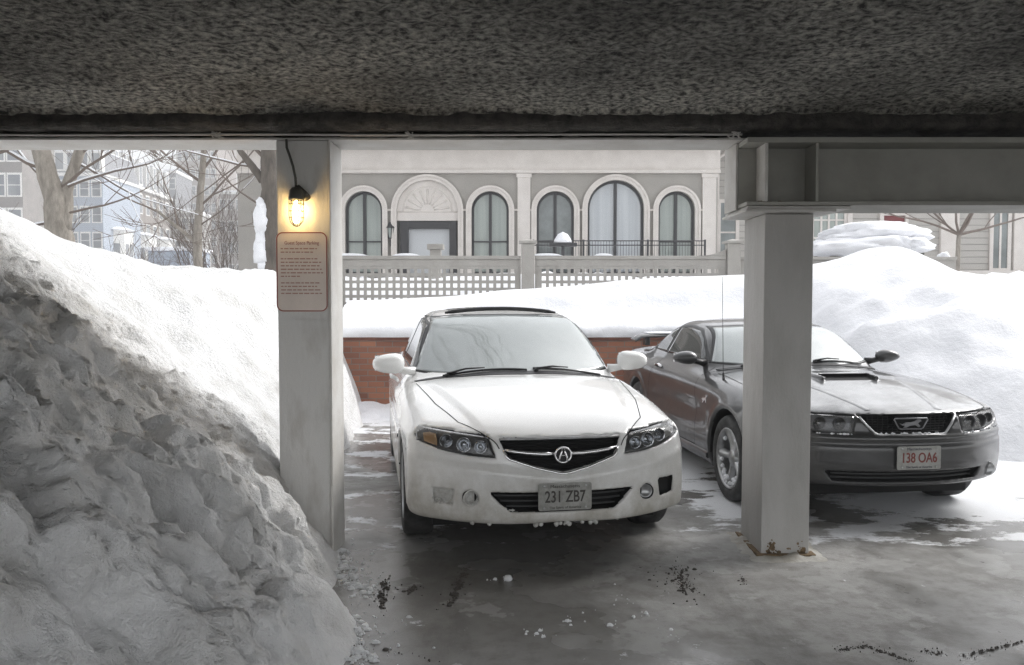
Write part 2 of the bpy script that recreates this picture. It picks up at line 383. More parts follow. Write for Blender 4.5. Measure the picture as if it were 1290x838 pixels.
def add_wipers(root, fn, arms, name='wiper'):
    for (x0, y0), (x1, y1), (x2, y2) in arms:
        p, n = drop(fn, 'top', [x0, x1, x2], [y0, y1, y2]); p = p+n*np.array([.02, .018, .018])[:, None]
        MB().tube([p[0], (p[0]+p[1])/2+n[0]*.02, p[1]+n[1]*.012], [.010, .007, .005], 6).tube([p[0]*1.0-n[0]*.02, p[0]], .016, 8).build(name, M['black'], root, smooth=True)
        c = resample([(x0+.06, y0), (x2, y2)], 14) if False else None
        k = 14; xs = np.linspace(2*x1-x2, x2, k); ys = np.linspace(2*y1-y2, y2, k); q, nn = drop(fn, 'top', xs, ys); q = q+nn*.009
        MB().tube([tuple(v) for v in q], .008, 6).build('wiper_blade', M['black'], root)

# ---- the white saloon
def white_saloon():
    root = empty('parked_car', (.293, 4.63, 0), .171, label='white four door saloon with dirty front bumper parked nose towards the camera', cat='car')
    L = 4.66
    hoodc = [(-.1,.745),(0,.757),(.1,.785),(.25,.825),(.6,.895),(1.0,.955),(1.35,.99),(1.8,1.0),(3.6,1.0),(3.9,1.03),(4.3,1.03),(4.66,1.0)]
    wpl = [(0,.845),(.45,.856),(1.0,.88),(2.3,.885),(3.6,.88),(4.2,.85),(4.66,.80)]
    roofc = [(1.15,.86),(1.35,.985),(1.7,1.20),(2.0,1.36),(2.2,1.415),(2.5,1.445),(2.85,1.455),(3.2,1.425),(3.6,1.325),(4.0,1.14),(4.3,1.0)]
    prof = [(.15,.10),(.24,.03),(.28,.008),(.34,0),(.50,0),(.54,.006),(.60,.022),(.68,.042),(.74,.062),(.79,.12),(.86,.30)]
    def plan(x): return .36*np.abs(x/.85)**2.5
    def lower(x, y, z):
        ax = np.abs(x)
        front = sm(prof, z)+plan(x)-y
        # brow that sweeps below lamps and grille
        front = front-.012*np.exp(-((z-(.52+.10*ax))/.03)**2)
        # hood is crowned, with a raised centre between two creases
        hood = sm(hoodc, y)-.085*(ax/.86)**2.6-.012*np.clip((ax-(.38+.2*np.clip(y, 0, 1.3)))/.05, 0, 1)*np.clip((1.45-y)*4, 0, 1)
        side = sm(wpl, y)-.02*np.clip((z-.62)/.3, 0, 2)**2-.015*np.clip((.42-z)/.2, 0, 1.5)**2+.006*np.exp(-((z-.72)/.03)**2)
        rear = L-.22*(ax/.85)**3-.10*np.clip(.45-z, 0, 1)-.12*np.clip(z-.8, 0, 1)
        g = smax(z-hood, ax-side, .13); g = smax(g, front*.8, .07); g = smax(g, y-rear, .1)
        bot = .262-.075*np.clip((y-.55)/.3, 0, 1)+.012*np.clip((.3-ax)/.3, 0, 1)
        return smax(g, bot-z, .035)
    def cabin(x, y, z):
        ax = np.abs(x)
        yy = y-.20*(ax/.72)**2*np.clip((2.6-y)/1.0, 0, 1)+.10*(ax/.7)**2*np.clip((y-3.2), 0, 1)
        top = (z-(sm(roofc, yy)-.045*(ax/.6)**2))*.85
        side = (ax-(.775-.44*(z-.98)-.05*np.clip((y-3.1)/1.1, 0, 1)-.05*np.clip((1.9-y), 0, 1)))*.93
        return smax(smax(top, side, .09), np.maximum(.80-z, np.maximum(1.12-y, y-4.25)), .02)
    def base(x, y, z): return smin(lower(x, y, z), cabin(x, y, z), .045)
    HL = [(.375,.637),(.52,.645),(.66,.664),(.80,.705),(.815,.745),(.80,.785),(.68,.775),(.55,.765),(.41,.753)]
    GR = [(-.355,.742),(.355,.742),(.325,.675),(.305,.640),(.15,.592),(0,.560),(-.15,.592),(-.305,.640),(-.325,.675)]
    IN = [(-.42,.452),(.42,.452),(.36,.39),(.30,.340),(-.30,.340),(-.36,.39)]
    VT = [(.605,.472),(.735,.468),(.725,.372),(.62,.362)]
    VL = mirror([(.60,.455),(.72,.45),(.71,.372),(.615,.362)])
    def fog(x, z, cx): return np.sqrt((np.abs(x-cx))**2+(z-.412)**2)-.044
    cuts = [(lambda x, z: poly_sdf(x, z, HL), .065), (lambda x, z: poly_sdf(x, z, mirror(HL)), .065), (lambda x, z: poly_sdf(x, z, GR), .075),
            (lambda x, z: poly_sdf(x, z, IN), .11), (lambda x, z: poly_sdf(x, z, VT), .05), (lambda x, z: poly_sdf(x, z, VL), .022),
            (lambda x, z: fog(x, z, .515), .03), (lambda x, z: fog(x, z, -.515), .03)]
    WH = [(.93, .317), (3.60, .317)]
    def full(x, y, z):
        g = base(x, y, z); fr = sm(prof, z)+plan(x)-y
        for c, d in cuts: g = np.maximum(g, -np.maximum(c(x, z)+0*y, (-fr-d)))
        for wy, wz in WH:
            r = np.sqrt((y-wy)**2+(z-wz)**2)-.352
            g = smax(g, -np.maximum(r+0*x, .62-np.abs(x)), .012)
        return g
    pm, _, _ = paint('white car paint', (.80,.80,.79), .25, 0, ((.42,.40,.355), .20, .50))
    def matfn(x, y, z):
        o = np.zeros(len(x), int); deep = base(x, y, z) < -.012
        fr = sm(prof, z)+plan(x)-y; inside = deep & (y < .9)
        hl = np.minimum(cuts[0][0](x, z), cuts[1][0](x, z)) < .004
        o[inside] = 1; o[inside & hl] = 2
        o[inside & (cuts[5][0](x, z) < .006)] = 3
        for wy, wz in WH: o[(np.sqrt((y-wy)**2+(z-wz)**2) < .362) & (np.abs(x) < .95) & deep] = 1
        o[(z < .285) & (np.abs(y-2.3) < 2.2) & (y > .9) & (np.abs(x) < .8)] = 1
        return o
    body = body_mesh(full, matfn, [pm, M['dark'], M['lampdark'], M['grime']], 'body', root, L)
    B = base
    # glazing
    wl = [(-.735,1.005),(-.6,.992),(-.3,.985),(0,.983),(.3,.985),(.6,.992),(.735,1.005)]
    wt = [(-.565,1.372),(-.4,1.388),(0,1.397),(.4,1.388),(.565,1.372)]
    sc = lambda pts, k, dz: [(x*k, z+dz) for x, z in pts]
    seal = patch(cabin, 'front', sc(wl, 1.03, -.012), sc(wt, 1.03, .012), M['black'], 'windshield_seal', root, off=.0012, nu=60, nv=24)
    ws = patch(cabin, 'front', wl, wt, M['glass'], 'windshield', root, off=.004, nu=60, nv=30)
    cow = patch(B, 'top', [(-.74,1.47),(-.4,1.35),(0,1.31),(.4,1.35),(.74,1.47)], [(-.75,1.53),(-.4,1.415),(0,1.375),(.4,1.415),(.75,1.53)], M['black'], 'cowl_panel', root, off=.004)
    add_wipers(root, B, [((-.52, 1.44), (-.25, 1.42), (.05, 1.385)), ((.12, 1.385), (.36, 1.44), (.62, 1.47))])
    patch(B, 'top', [(-.40,2.33),(.40,2.33)], [(-.40,2.85),(.40,2.85)], M['side_glass'], 'sunroof', root, off=.004)
    MB().tube([tuple(v) for v in drop(B, 'top', np.linspace(-.46, .46, 16), 2.29-.03*np.abs(np.linspace(-1, 1, 16))**2)[0]+np.array([0, 0, .022])], [.008]+[.016]*14+[.008], 8).build('sunroof_deflector', M['black'], root, smooth=True)
    for sd_, vw in ((-1, 'left'), (1, 'right')):
        patch(cabin, vw, [(1.62,1.01),(2.2,1.0),(3.0,1.0),(3.78,1.02)], [(1.70,1.05),(2.12,1.335),(2.6,1.368),(3.1,1.352),(3.45,1.28),(3.80,1.08)], M['black'], 'window_frame', root, off=.002)
        patch(cabin, vw, [(1.72,1.02),(2.80,1.01)], [(1.76,1.06),(2.15,1.315),(2.5,1.35),(2.80,1.35)], M['side_glass'], 'side_window', root, off=.005)
        patch(cabin, vw, [(2.88,1.01),(3.62,1.02)], [(2.88,1.35),(3.1,1.335),(3.42,1.26),(3.66,1.12)], M['side_glass'], 'side_window', root, off=.005)
        door = strip(B, vw, [(1.50,.96),(1.46,.6),(1.52,.30),(2.70,.28),(2.84,.32),(2.86,.98)], .007, M['dark'], 'door_seam', root, n=90)
        strip(B, vw, [(2.86,.32),(2.95,.28),(3.30,.30),(3.42,.5),(3.62,.72),(3.74,.98)], .007, M['dark'], 'door_seam', root)
        strip(B, vw, [(1.2,.60),(2.3,.60),(3.3,.60)], .03, pm, 'side_moulding', root, off=0, thick=.007)
        for yy in (2.62, 3.52):
            p, n = drop(B, vw, [yy-.09, yy, yy+.09], [.86,.865,.86])
            MB().tube([p[0], p[0]+n[0]*.03, p[1]+n[1]*.04, p[2]+n[2]*.03, p[2]], [.010,.012,.012,.012,.010], 8).build('door_handle', pm, root, smooth=True)
        # wing mirror
        mx = sd_*.93; mm = MB(); vs = []; nu_, nv_ = 20, 12
        Mm = Matrix.Translation((mx, 1.66, 1.055)) @ Matrix.Rotation(-sd_*.12, 4, 'Z')
        prf = []
        for i in range(nv_+1):
            t = i/nv_*math.pi; ring = []
            for j in range(nu_):
                a = 2*math.pi*j/nu_; e = .75
                cx = math.copysign(abs(math.cos(a))**e, math.cos(a)); cz = math.copysign(abs(math.sin(a))**e, math.sin(a))
                s_ = math.sin(t)**.6 if math.sin(t) > 0 else 0
                px = .118*cx*s_; pz = .073*cz*s_; py = -.075*math.cos(t) if t < math.pi/2 else -.03*math.cos(t)
                pz *= 1-.18*(px*sd_/.118); vs.append(Mm @ Vector((px, py, pz)))
        mm.add(vs, [(i*nu_+j, i*nu_+(j+1) % nu_, (i+1)*nu_+(j+1) % nu_, (i+1)*nu_+j) for i in range(nv_) for j in range(nu_)])
        mo = mm.build('wing_mirror', pm, root, smooth=True)
        MB().tube([(sd_*.74, 1.68, .995), (sd_*.80, 1.67, 1.0), (sd_*.87, 1.66, 1.015)], [.035,.028,.025], 8).build('mirror_stalk', pm, mo, smooth=True)
        MB().box(mx-.1, mx+.1, 1.685, 1.695, 1.0, 1.115).build('mirror_glass', M['chrome'], mo, bevel=.004)
        # bonnet shut line and wing edge
        strip(B, 'top', [(sd_*.355,.085),(sd_*.42,.14),(sd_*.56,.35),(sd_*.66,.75),(sd_*.745,1.40)], .006, M['dark'], 'hood_seam', root, n=90)
        wheel(root, sd_*.765, .93, .317, .205, sd_, 7, M['satin'], rr=.68)
        wheel(root, sd_*.765, 3.60, .317, .205, sd_, 7, M['satin'], rr=.68)
        # headlamp
        hb = [(sd_*a, b) for a, b in [(.378,.640),(.52,.648),(.66,.667),(.805,.712)]]; ht = [(sd_*a, b) for a, b in [(.412,.750),(.55,.762),(.68,.772),(.80,.780)]]
        hl = patch(B, 'front', hb, ht, M['lens'], 'headlight', root, off=.0, thick=.003, nu=30, nv=10)
        for xx, zz, rr_ in ((.455,.695,.036),(.545,.703,.042),(.64,.718,.038)):
            reflector(hl, B, sd_*xx, zz, rr_, .035, M['reflector'], M['lens'] if xx != .64 else M['reflector'])
        patch(B, 'front', [(sd_*.705,.688),(sd_*.775,.708)], [(sd_*.70,.765),(sd_*.775,.772)], M['amber'] if sd_ < 0 else M['grime'], 'turn_signal', hl, off=-.022, nu=10, nv=8, label='amber turn lens' if sd_ < 0 else None)
        fcx = sd_*.515; p, n = drop(B, 'front', [fcx], [.412]); fy = p[0][1]
        T = Matrix.Translation((fcx, fy+.02, .412)) @ Matrix.Rotation(-sd_*.12, 4, 'Z') @ Matrix.Rotation(math.pi/2, 4, 'X')
        fl = MB().lathe([(.040,.012),(.036,.016),(.033,.004),(0,.002)], 24, T).build('fog_lamp', M['satin'] if sd_ > 0 else M['grime'], root, smooth=True)
        MB().lathe([(.047,.018),(.045,.026),(.040,.022),(.039,.0)], 28, T).build('fog_bezel', pm if sd_ < 0 else M['black'], fl, smooth=True)
    # grille
    g = MB()
    for k in range(9):
        z = .577+k*.018; xw = np.interp(z, [.56,.592,.64,.675,.742], [.0,.15,.30,.32,.35])-.01
        if xw > .03: 
            xs = np.linspace(-xw, xw, 14); g.tube([(x, float(sm(prof, z)+plan(x))+.035, z) for x in xs], .0028, 4)
    gr = g.build('grille', M['black'], root)
    fy = lambda x, z: float(sm(prof, z)+plan(x))
    bar = MB(); 
    for s_ in (-1, 1):
        pts = [(s_*x, fy(x, .675)+.002, z) for x, z in ((.045,.660),(.12,.660),(.2,.666),(.27,.674),(.325,.684))]
        bar.tube(pts, [.012,.011,.010,.009,.007], 8)
    bar.build('grille_bar', M['chrome'], gr, smooth=True)
    vt = [(x, fy(x, z)-.001, z) for x, z in ((-.332,.682),(-.318,.648),(-.30,.632),(-.15,.584),(-.03,.556),(0,.553),(.03,.556),(.15,.584),(.30,.632),(.318,.648),(.332,.682))]
    MB().tube(vt, .0075, 8).build('grille_surround', M['chrome'], gr, smooth=True)
    MB().tube([(x, fy(x, .742)+.012, .738+.004*math.cos(x*4)) for x in np.linspace(-.35, .35, 16)], .008, 8).build('grille_top_bar', M['satin'], gr, smooth=True)
    em = MB(); ey = fy(0, .655)-.008
    emblem_ring(em, (0, .655), .046, .0065, .92, ey)
    for s_ in (-1, 1):
        em.tube([(s_*.026, ey, .618), (s_*.020, ey-.002, .640), (s_*.011, ey-.004, .668), (s_*.006, ey-.003, .690)], [.0075,.007,.006,.0035], 8)
    em.tube([(-.014, ey, .652), (.014, ey, .652)], .0035, 6)
    em.build('emblem', M['chrome'], gr, smooth=True)
    MB().lathe([(0, 0), (.04, 0), (.04, -.01), (0, -.01)], 28, Matrix.Translation((0, ey+.006, .655)) @ Matrix.Rotation(math.pi/2, 4, 'X')).build('emblem_backing', M['black'], gr)
    # lower intake bars, lip, plate
    ib = MB()
    for z in (.365, .395, .425): 
        xw = np.interp(z, [.34,.45], [.29,.41]); ib.tube([(x, fy(x, z)+.05, z) for x in np.linspace(-xw, xw, 10)], .005, 5)
    ib.build('intake_grille', M['black'], root)
    licence_plate(root, B, 0, .430, .305, .152, '231 ZB7', M['plate_dark'], M['plate_grime'], M['plate_dark'], frame=None)
    # frozen slush hanging on the lip and in the left side vent
    random.seed(5); lu = MB()
    for k in range(24):
        x = random.uniform(-.55, .4)*random.choice((1, .5)); z = .272+random.uniform(-.010, .006); r = random.uniform(.005, .017); y = fy(x, .28)+.02
        lu.lathe([(0, r*.8), (r*.8, r*.5), (r, 0), (r*.6, -r*.8), (0, -r)], 7, Matrix.Translation((x, y, z)) @ Matrix.Rotation(random.random(), 4, 'X'))
    for k in range(60):
        x, z = random.choice([(random.uniform(-.72, -.61), random.uniform(.362,.395)), (random.uniform(-.56, -.47), random.uniform(.366,.385)), (random.uniform(-.42, -.28), random.uniform(.335,.36))])
        r = random.uniform(.006, .016); lu.lathe([(0, r*.6), (r, 0), (0, -r*.6)], 7, Matrix.Translation((x, fy(x, z)+.012, z)))
    lu.build('frozen_slush', M['grime'], root, smooth=True, kind='stuff')
    patch(B, 'front', [(-.335,.742),(.335,.742)], [(-.335,.760),(0,.768),(.335,.760)], pm, 'hood_lip', root, off=.004, nv=5) if False else None
    MB().box(-.7, .7, .5, 4.3, .16, .24).build('underbody', M['dark'], root)
    return root

# ---- the grey coupe
def grey_coupe():
    root = empty('parked_car', (2.64, 5.43, 0), .115, label='dark grey two door sports coupe with hood scoop and painted-on sheen behind the right column', cat='car')
    L = 4.62
    hoodc = [(-.1,.755),(0,.77),(.1,.79),(.3,.83),(.7,.90),(1.1,.945),(1.5,.965),(1.9,.97),(3.5,.985),(3.9,1.0),(4.3,1.0),(4.62,.96)]
    wpl = [(0,.89),(.5,.905),(1.0,.92),(1.6,.905),(2.4,.90),(3.3,.92),(4.0,.90),(4.62,.80)]
    roofc = [(1.3,.86),(1.55,.965),(1.85,1.13),(2.1,1.255),(2.3,1.30),(2.6,1.335),(2.85,1.34),(3.2,1.29),(3.6,1.16),(4.0,1.01),(4.3,.95)]
    prof = [(.15,.16),(.25,.08),(.30,.03),(.38,.01),(.45,0),(.55,0),(.60,.012),(.66,.03),(.74,.045),(.78,.075),(.82,.16),(.88,.35)]
    def plan(x): return .38*np.abs(x/.9)**2.5
    def lower(x, y, z):
        ax = np.abs(x); front = sm(prof, z)+plan(x)-y
        front = front-.010*np.exp(-((z-.615)/.02)**2)+.008*np.exp(-((z-.575)/.02)**2)
        hood = sm(hoodc, y)-.095*(ax/.9)**2.4
        side = sm(wpl, y)-.035*np.clip((z-.62)/.3, 0, 2)**2-.03*np.clip((.42-z)/.2, 0, 1.5)**2-.018*np.exp(-((z-.60)/.09)**2)*np.clip((y-1.4)*3, 0, 1)*np.clip((3.2-y)*3, 0, 1)
        for wy in (.95, 3.52): side = side+.014*np.exp(-((np.sqrt((y-wy)**2+(z-.33)**2)-.40)/.04)**2)
        rear = L-.20*(ax/.9)**3-.10*np.clip(.45-z, 0, 1)
        g = smax(z-hood, ax-side, .12); g = smax(g, front*.8, .07); g = smax(g, y-rear, .08)
        bot = .29-.11*np.clip((y-.35)/.3, 0, 1)
        # hood scoop
        sc = smax(np.abs(x)-.235+.04*np.clip((.95-y), 0, 1), smax(z-(sm(hoodc, y)+.034-.045*np.clip((y-.86)/.5, 0, 1)), np.abs(y-1.02)-.20, .02), .02)
        sc = smax(sc, .75-z, .01)
        return smin(smax(g, bot-z, .03), sc, .012)
    def cabin(x, y, z):
        ax = np.abs(x)
        yy = y-.18*(ax/.72)**2*np.clip((2.7-y)/1.0, 0, 1)+.14*(ax/.7)**2*np.clip((y-3.0), 0, 1)
        top = (z-(sm(roofc, yy)-.04*(ax/.6)**2))*.85
        side = (ax-(.765-.50*(z-.95)-.08*np.clip((y-3.0)/1.1, 0, 1)-.05*np.clip((2.1-y), 0, 1)))*.9
        return smax(smax(top, side, .09), np.maximum(.78-z, np.maximum(1.3-y, y-4.2)), .02)
    def base(x, y, z): return smin(lower(x, y, z), cabin(x, y, z), .04)
    HL = [(.385,.642),(.60,.645),(.76,.668),(.815,.70),(.80,.755),(.62,.762),(.365,.757)]
    GR = [(-.345,.758),(.345,.758),(.30,.70),(.245,.640),(-.245,.640),(-.30,.70)]
    IN = [(-.56,.395),(.56,.395),(.50,.325),(-.50,.325)]
    cuts = [(HL, .05), (mirror(HL), .05), (GR, .08), (IN, .09)]
    WH = [(.95, .325), (3.52, .325)]
    def full(x, y, z):
        g = base(x, y, z); fr = sm(prof, z)+plan(x)-y
        for c, d in cuts: g = np.maximum(g, -np.maximum(poly_sdf(x, z, c)+0*y, (-fr-d)))
        scin = np.maximum(np.abs(x)-.205, np.maximum(np.abs(z-(sm(hoodc, y)+.013))-.013, np.abs(y-.86)-.09)); g = np.maximum(g, -scin)
        for wy, wz in WH:
            r = np.sqrt((y-wy)**2+(z-wz)**2)-.372
            g = smax(g, -np.maximum(r+0*x, .60-np.abs(x)), .012)
        # scoop ahead of the rear wheel
        return g
    pm, mixn, tc = paint('grey metallic paint', (.045,.045,.046), .30, .3, ((.075,.075,.077), .22, .75), coat=.8)
    # sky reflection painted as a patchy white film over the hood front
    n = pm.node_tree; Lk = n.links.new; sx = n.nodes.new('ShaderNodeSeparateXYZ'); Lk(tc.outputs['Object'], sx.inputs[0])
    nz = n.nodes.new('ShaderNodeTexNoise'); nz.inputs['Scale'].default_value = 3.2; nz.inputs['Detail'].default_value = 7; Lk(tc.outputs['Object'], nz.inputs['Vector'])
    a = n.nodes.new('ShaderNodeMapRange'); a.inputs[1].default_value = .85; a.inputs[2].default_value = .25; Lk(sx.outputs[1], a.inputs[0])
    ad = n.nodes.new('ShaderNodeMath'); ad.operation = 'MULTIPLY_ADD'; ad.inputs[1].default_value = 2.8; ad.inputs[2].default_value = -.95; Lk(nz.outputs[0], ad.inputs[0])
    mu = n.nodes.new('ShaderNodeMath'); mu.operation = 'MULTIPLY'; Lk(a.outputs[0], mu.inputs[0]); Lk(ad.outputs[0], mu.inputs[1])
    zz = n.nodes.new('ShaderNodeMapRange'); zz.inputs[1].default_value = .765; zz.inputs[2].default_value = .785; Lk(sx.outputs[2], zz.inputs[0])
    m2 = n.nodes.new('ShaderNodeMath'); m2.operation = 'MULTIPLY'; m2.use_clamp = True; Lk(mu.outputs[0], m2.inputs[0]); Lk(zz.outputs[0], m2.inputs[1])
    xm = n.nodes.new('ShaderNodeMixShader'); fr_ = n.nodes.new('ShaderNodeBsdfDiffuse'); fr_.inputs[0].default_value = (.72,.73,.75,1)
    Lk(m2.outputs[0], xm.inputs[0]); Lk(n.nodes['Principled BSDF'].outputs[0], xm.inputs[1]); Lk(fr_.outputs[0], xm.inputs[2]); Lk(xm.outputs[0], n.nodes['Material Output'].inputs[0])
    def matfn(x, y, z):
        o = np.zeros(len(x), int); deep = base(x, y, z) < -.012; inside = deep & (y < 1.0)
        o[inside] = 1; o[inside & (np.minimum(poly_sdf(x, z, HL), poly_sdf(x, z, mirror(HL))) < .004)] = 2
        for wy, wz in WH: o[(np.sqrt((y-wy)**2+(z-wz)**2) < .382) & (np.abs(x) < .98) & deep] = 1
        o[(z < .20) & (y > .9)] = 1
        return o
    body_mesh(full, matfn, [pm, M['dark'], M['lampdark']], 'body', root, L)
    B = base
    wl = [(-.70,.985),(-.4,.968),(0,.962),(.4,.968),(.70,.985)]; wt = [(-.535,1.262),(-.3,1.277),(0,1.283),(.3,1.277),(.535,1.262)]
    sc = lambda pts, k, dz: [(x*k, z+dz) for x, z in pts]
    patch(cabin, 'front', sc(wl, 1.03, -.012), sc(wt, 1.035, .012), M['black'], 'windshield_seal', root, off=.0012, nu=60, nv=24)
    patch(cabin, 'front', wl, wt, M['glass'], 'windshield', root, off=.004, nu=60, nv=30)
    patch(B, 'top', [(-.70,1.69),(-.4,1.57),(0,1.53),(.4,1.57),(.70,1.69)], [(-.71,1.74),(-.4,1.63),(0,1.59),(.4,1.63),(.71,1.74)], M['black'], 'cowl_panel', root, off=.004)
    add_wipers(root, B, [((-.45, 1.64), (-.25, 1.64), (.02, 1.62)), ((.10, 1.60), (.34, 1.66), (.58, 1.72))])
    for sd_, vw in ((-1, 'left'), (1, 'right')):
        arc = [(1.92,1.02),(2.15,1.16),(2.38,1.25),(2.65,1.275),(2.95,1.265),(3.2,1.215),(3.42,1.13),(3.58,1.03)]
        patch(cabin, vw, [(1.86,.99),(2.6,.985),(3.62,1.0)], arc, M['black'], 'window_frame', root, off=.002, nu=60)
        patch(cabin, vw, [(1.95,1.0),(2.98,.995)], [(1.98,1.03),(2.18,1.155),(2.40,1.228),(2.65,1.250),(2.92,1.243)], M['side_glass'], 'side_window', root, off=.005)
        patch(cabin, vw, [(3.05,1.0),(3.47,1.005)], [(2.99,1.235),(3.18,1.195),(3.35,1.12),(3.49,1.03)], M['side_glass'], 'quarter_window', root, off=.005)
        strip(B, vw, [(1.78,.94),(1.70,.6),(1.72,.30),(2.95,.28),(3.08,.34),(3.10,.60),(3.02,.97)], .007, M['dark'], 'door_seam', root, n=90)
        patch(B, vw, [(3.10,.50),(3.26,.56)], [(3.10,.60),(3.30,.86)], M['black'], 'side_scoop', root, off=.003, nu=12, nv=10) if False else None
        strip(B, vw, [(1.36,.27),(2.3,.26),(3.12,.27)], .05, pm, 'rocker_skirt', root, off=0, thick=.018)
        p, n_ = drop(B, vw, [2.80, 2.87, 2.94], [.86,.865,.86])
        MB().tube([p[0], p[0]+n_[0]*.02, p[1]+n_[1]*.03, p[2]+n_[2]*.02, p[2]], [.012,.014,.014,.014,.012], 8).build('door_handle', M['chrome'], root, smooth=True)
        # fender badge: small galloping animal on bars
        p, n_ = drop(B, vw, [1.46], [.71]); bx = p[0][0]+sd_*.003
        hs_ = [(-.05,.0),(-.03,.012),(0,.012),(.02,.02),(.035,.038),(.05,.034),(.056,.022),(.044,.018),(.036,.004),(.045,-.02),(.03,-.024),(.022,-.006),(-.01,-.010),(-.03,-.03),(-.045,-.03),(-.034,-.012),(-.05,-.008),(-.066,.006)]
        q = plate('fender_badge', [(a, b) for a, b in hs_], [], -.003, .003, M['chrome'], root, M=Matrix.Translation((bx, 1.46, .71)) @ Matrix.Rotation(-sd_*math.pi/2*-1, 4, 'Z'))
        mb = MB(); vs = []; nu_, nv_ = 18, 10; mx = sd_*.93
        Mm = Matrix.Translation((mx, 1.90, 1.02))
        for i in range(nv_+1):
            t = i/nv_*math.pi
            for j in range(nu_):
                a_ = 2*math.pi*j/nu_; s_ = max(math.sin(t), 0)**.6; px = .112*math.cos(a_)*s_; pz = .058*math.sin(a_)*s_
                pz *= 1-.3*(px*sd_/.112) if pz < 0 else 1-.15*(px*sd_/.112); vs.append(Mm @ Vector((px, -.075*math.cos(t) if t < 1.57 else -.03*math.cos(t), pz)))
        mb.add(vs, [(i*nu_+j, i*nu_+(j+1) % nu_, (i+1)*nu_+(j+1) % nu_, (i+1)*nu_+j) for i in range(nv_) for j in range(nu_)])
        mo = mb.build('wing_mirror', pm, root, smooth=True)
        MB().tube([(sd_*.74, 1.93, .97), (sd_*.80, 1.91, .98), (sd_*.87, 1.90, .995)], [.035,.025,.022], 8).build('mirror_stalk', M['black'], mo, smooth=True)
        MB().box(mx-.09, mx+.09, 1.925, 1.935, .98, 1.06).build('mirror_glass', M['chrome'], mo, bevel=.004)
        strip(B, 'top', [(sd_*.36,.10),(sd_*.55,.17),(sd_*.72,.32),(sd_*.76,.6),(sd_*.76,1.1),(sd_*.74,1.60)], .007, M['dark'], 'hood_seam', root, n=90)
        strip(B, 'top', [(sd_*.25,.14),(sd_*.33,.5),(sd_*.42,.9)], .05, pm, 'hood_crease', root, thick=.0035, off=0)
        wheel(root, sd_*.80, .95, .325, .23, sd_, 5, M['satin'], rr=.70, snowy=(sd_ < 0))
        wheel(root, sd_*.80, 3.52, .325, .23, sd_, 5, M['satin'], rr=.70)
        hb = [(sd_*a_, b) for a_, b in [(.388,.645),(.60,.648),(.76,.672),(.812,.705)]]; ht = [(sd_*a_, b) for a_, b in [(.368,.754),(.5,.757),(.62,.759),(.80,.752)]]
        hl = patch(B, 'front', hb, ht, M['lens'], 'headlight', root, off=0, thick=.003, nu=30, nv=10)
        for xx, zz, rr_ in ((.46,.703,.044),(.575,.703,.046),(.68,.712,.034)): reflector(hl, B, sd_*xx, zz, rr_, .028, M['lampdark'], M['reflector'])
        p, n_ = drop(B, 'front', [sd_*.66], [.365]); T = Matrix.Translation((sd_*.66, p[0][1]+.005, .365)) @ Matrix.Rotation(math.pi/2, 4, 'X')
        MB().lathe([(.05,.01),(.046,.014),(.042,.004),(0,.006)], 24, T).build('fog_lamp', M['satin'], root, smooth=True)
        MB().box(sd_*.60-.03, sd_*.60+.03, 4.22, 4.34, .99, 1.085).build('spoiler_post', pm, root, bevel=.01)
    # rear spoiler
    sp = MB(); vs = []
    xs = np.linspace(-.78, .78, 22)
    for x in xs:
        e = abs(x/.78); dz = -.05*max(0, (e-.86)/.14)**1.5
        for yy, z in ((4.16, 1.095), (4.22, 1.12), (4.36, 1.125), (4.44, 1.115), (4.36, 1.095), (4.22, 1.085)): vs.append((x, yy-.12*e**2, z+dz))
    sp.add(vs, [(i*6+j, i*6+(j+1) % 6, (i+1)*6+(j+1) % 6, (i+1)*6+j) for i in range(21) for j in range(6)]+[tuple(range(6)), tuple(range(126, 132))])
    sp.build('spoiler', pm, root, smooth=True)
    MB().box(-.6, .6, 4.17, 4.42, 1.122, 1.14).build('snow_on_spoiler', M['snow'], root, bevel=.008)
    fy = lambda x, z: float(sm(prof, z)+plan(x))
    g = MB()
    for k in range(7): z = .650+k*.016; xw = np.interp(z, [.64,.70,.758], [.235,.29,.335]); g.tube([(x, fy(x, z)+.05, z) for x in np.linspace(-xw, xw, 10)], .003, 4)
    for k in range(-9, 10): x = k*.034; g.tube([(x, fy(x, .7)+.052, .645), (x, fy(x, .7)+.052, .755)], .003, 4)
    gr = g.build('grille', M['black'], root)
    MB().tube([(x, fy(x, z)+.004, z) for x, z in ((-.34,.752),(-.30,.70),(-.248,.645),(-.22,.636),(0,.634),(.22,.636),(.248,.645),(.30,.70),(.34,.752))], .008, 8).build('grille_surround', M['satin'], gr, smooth=True)
    ey = .045; M['emb'] = mat('dull emblem', (.22,.22,.23), .4, .7)
    MB().tube([(x, ey, z) for x, z in ((-.112,.742),(.112,.742),(.118,.735),(.085,.678),(.075,.672),(-.075,.672),(-.085,.678),(-.118,.735),(-.112,.742))], .005, 8).build('emblem_frame', M['emb'], gr, smooth=True)
    plate('emblem', [(a*1.25, .705+b*1.05) for a, b in [(-.05,.0),(-.03,.012),(0,.012),(.02,.02),(.035,.03),(.05,.028),(.056,.018),(.044,.014),(.036,.004),(.05,-.014),(.04,-.02),(.022,-.006),(-.01,-.010),(-.03,-.022),(-.045,-.022),(-.034,-.010),(-.05,-.008),(-.066,.006)]], [], .036, .044, M['emb'], gr)
    MB().box(-.11, .11, .055, .06, .672, .742).build('emblem_backing', M['dark'], gr)
    ib = MB()
    for z in (.345, .372): ib.tube([(x, fy(x, z)+.05, z) for x in np.linspace(-.50, .50, 12)], .006, 5)
    ib.build('intake_grille', M['black'], root)
    licence_plate(root, B, .02, .492, .305, .152, '138 OA6', M['plate_red'], M['platew'], M['plate_blue'], frame=None)
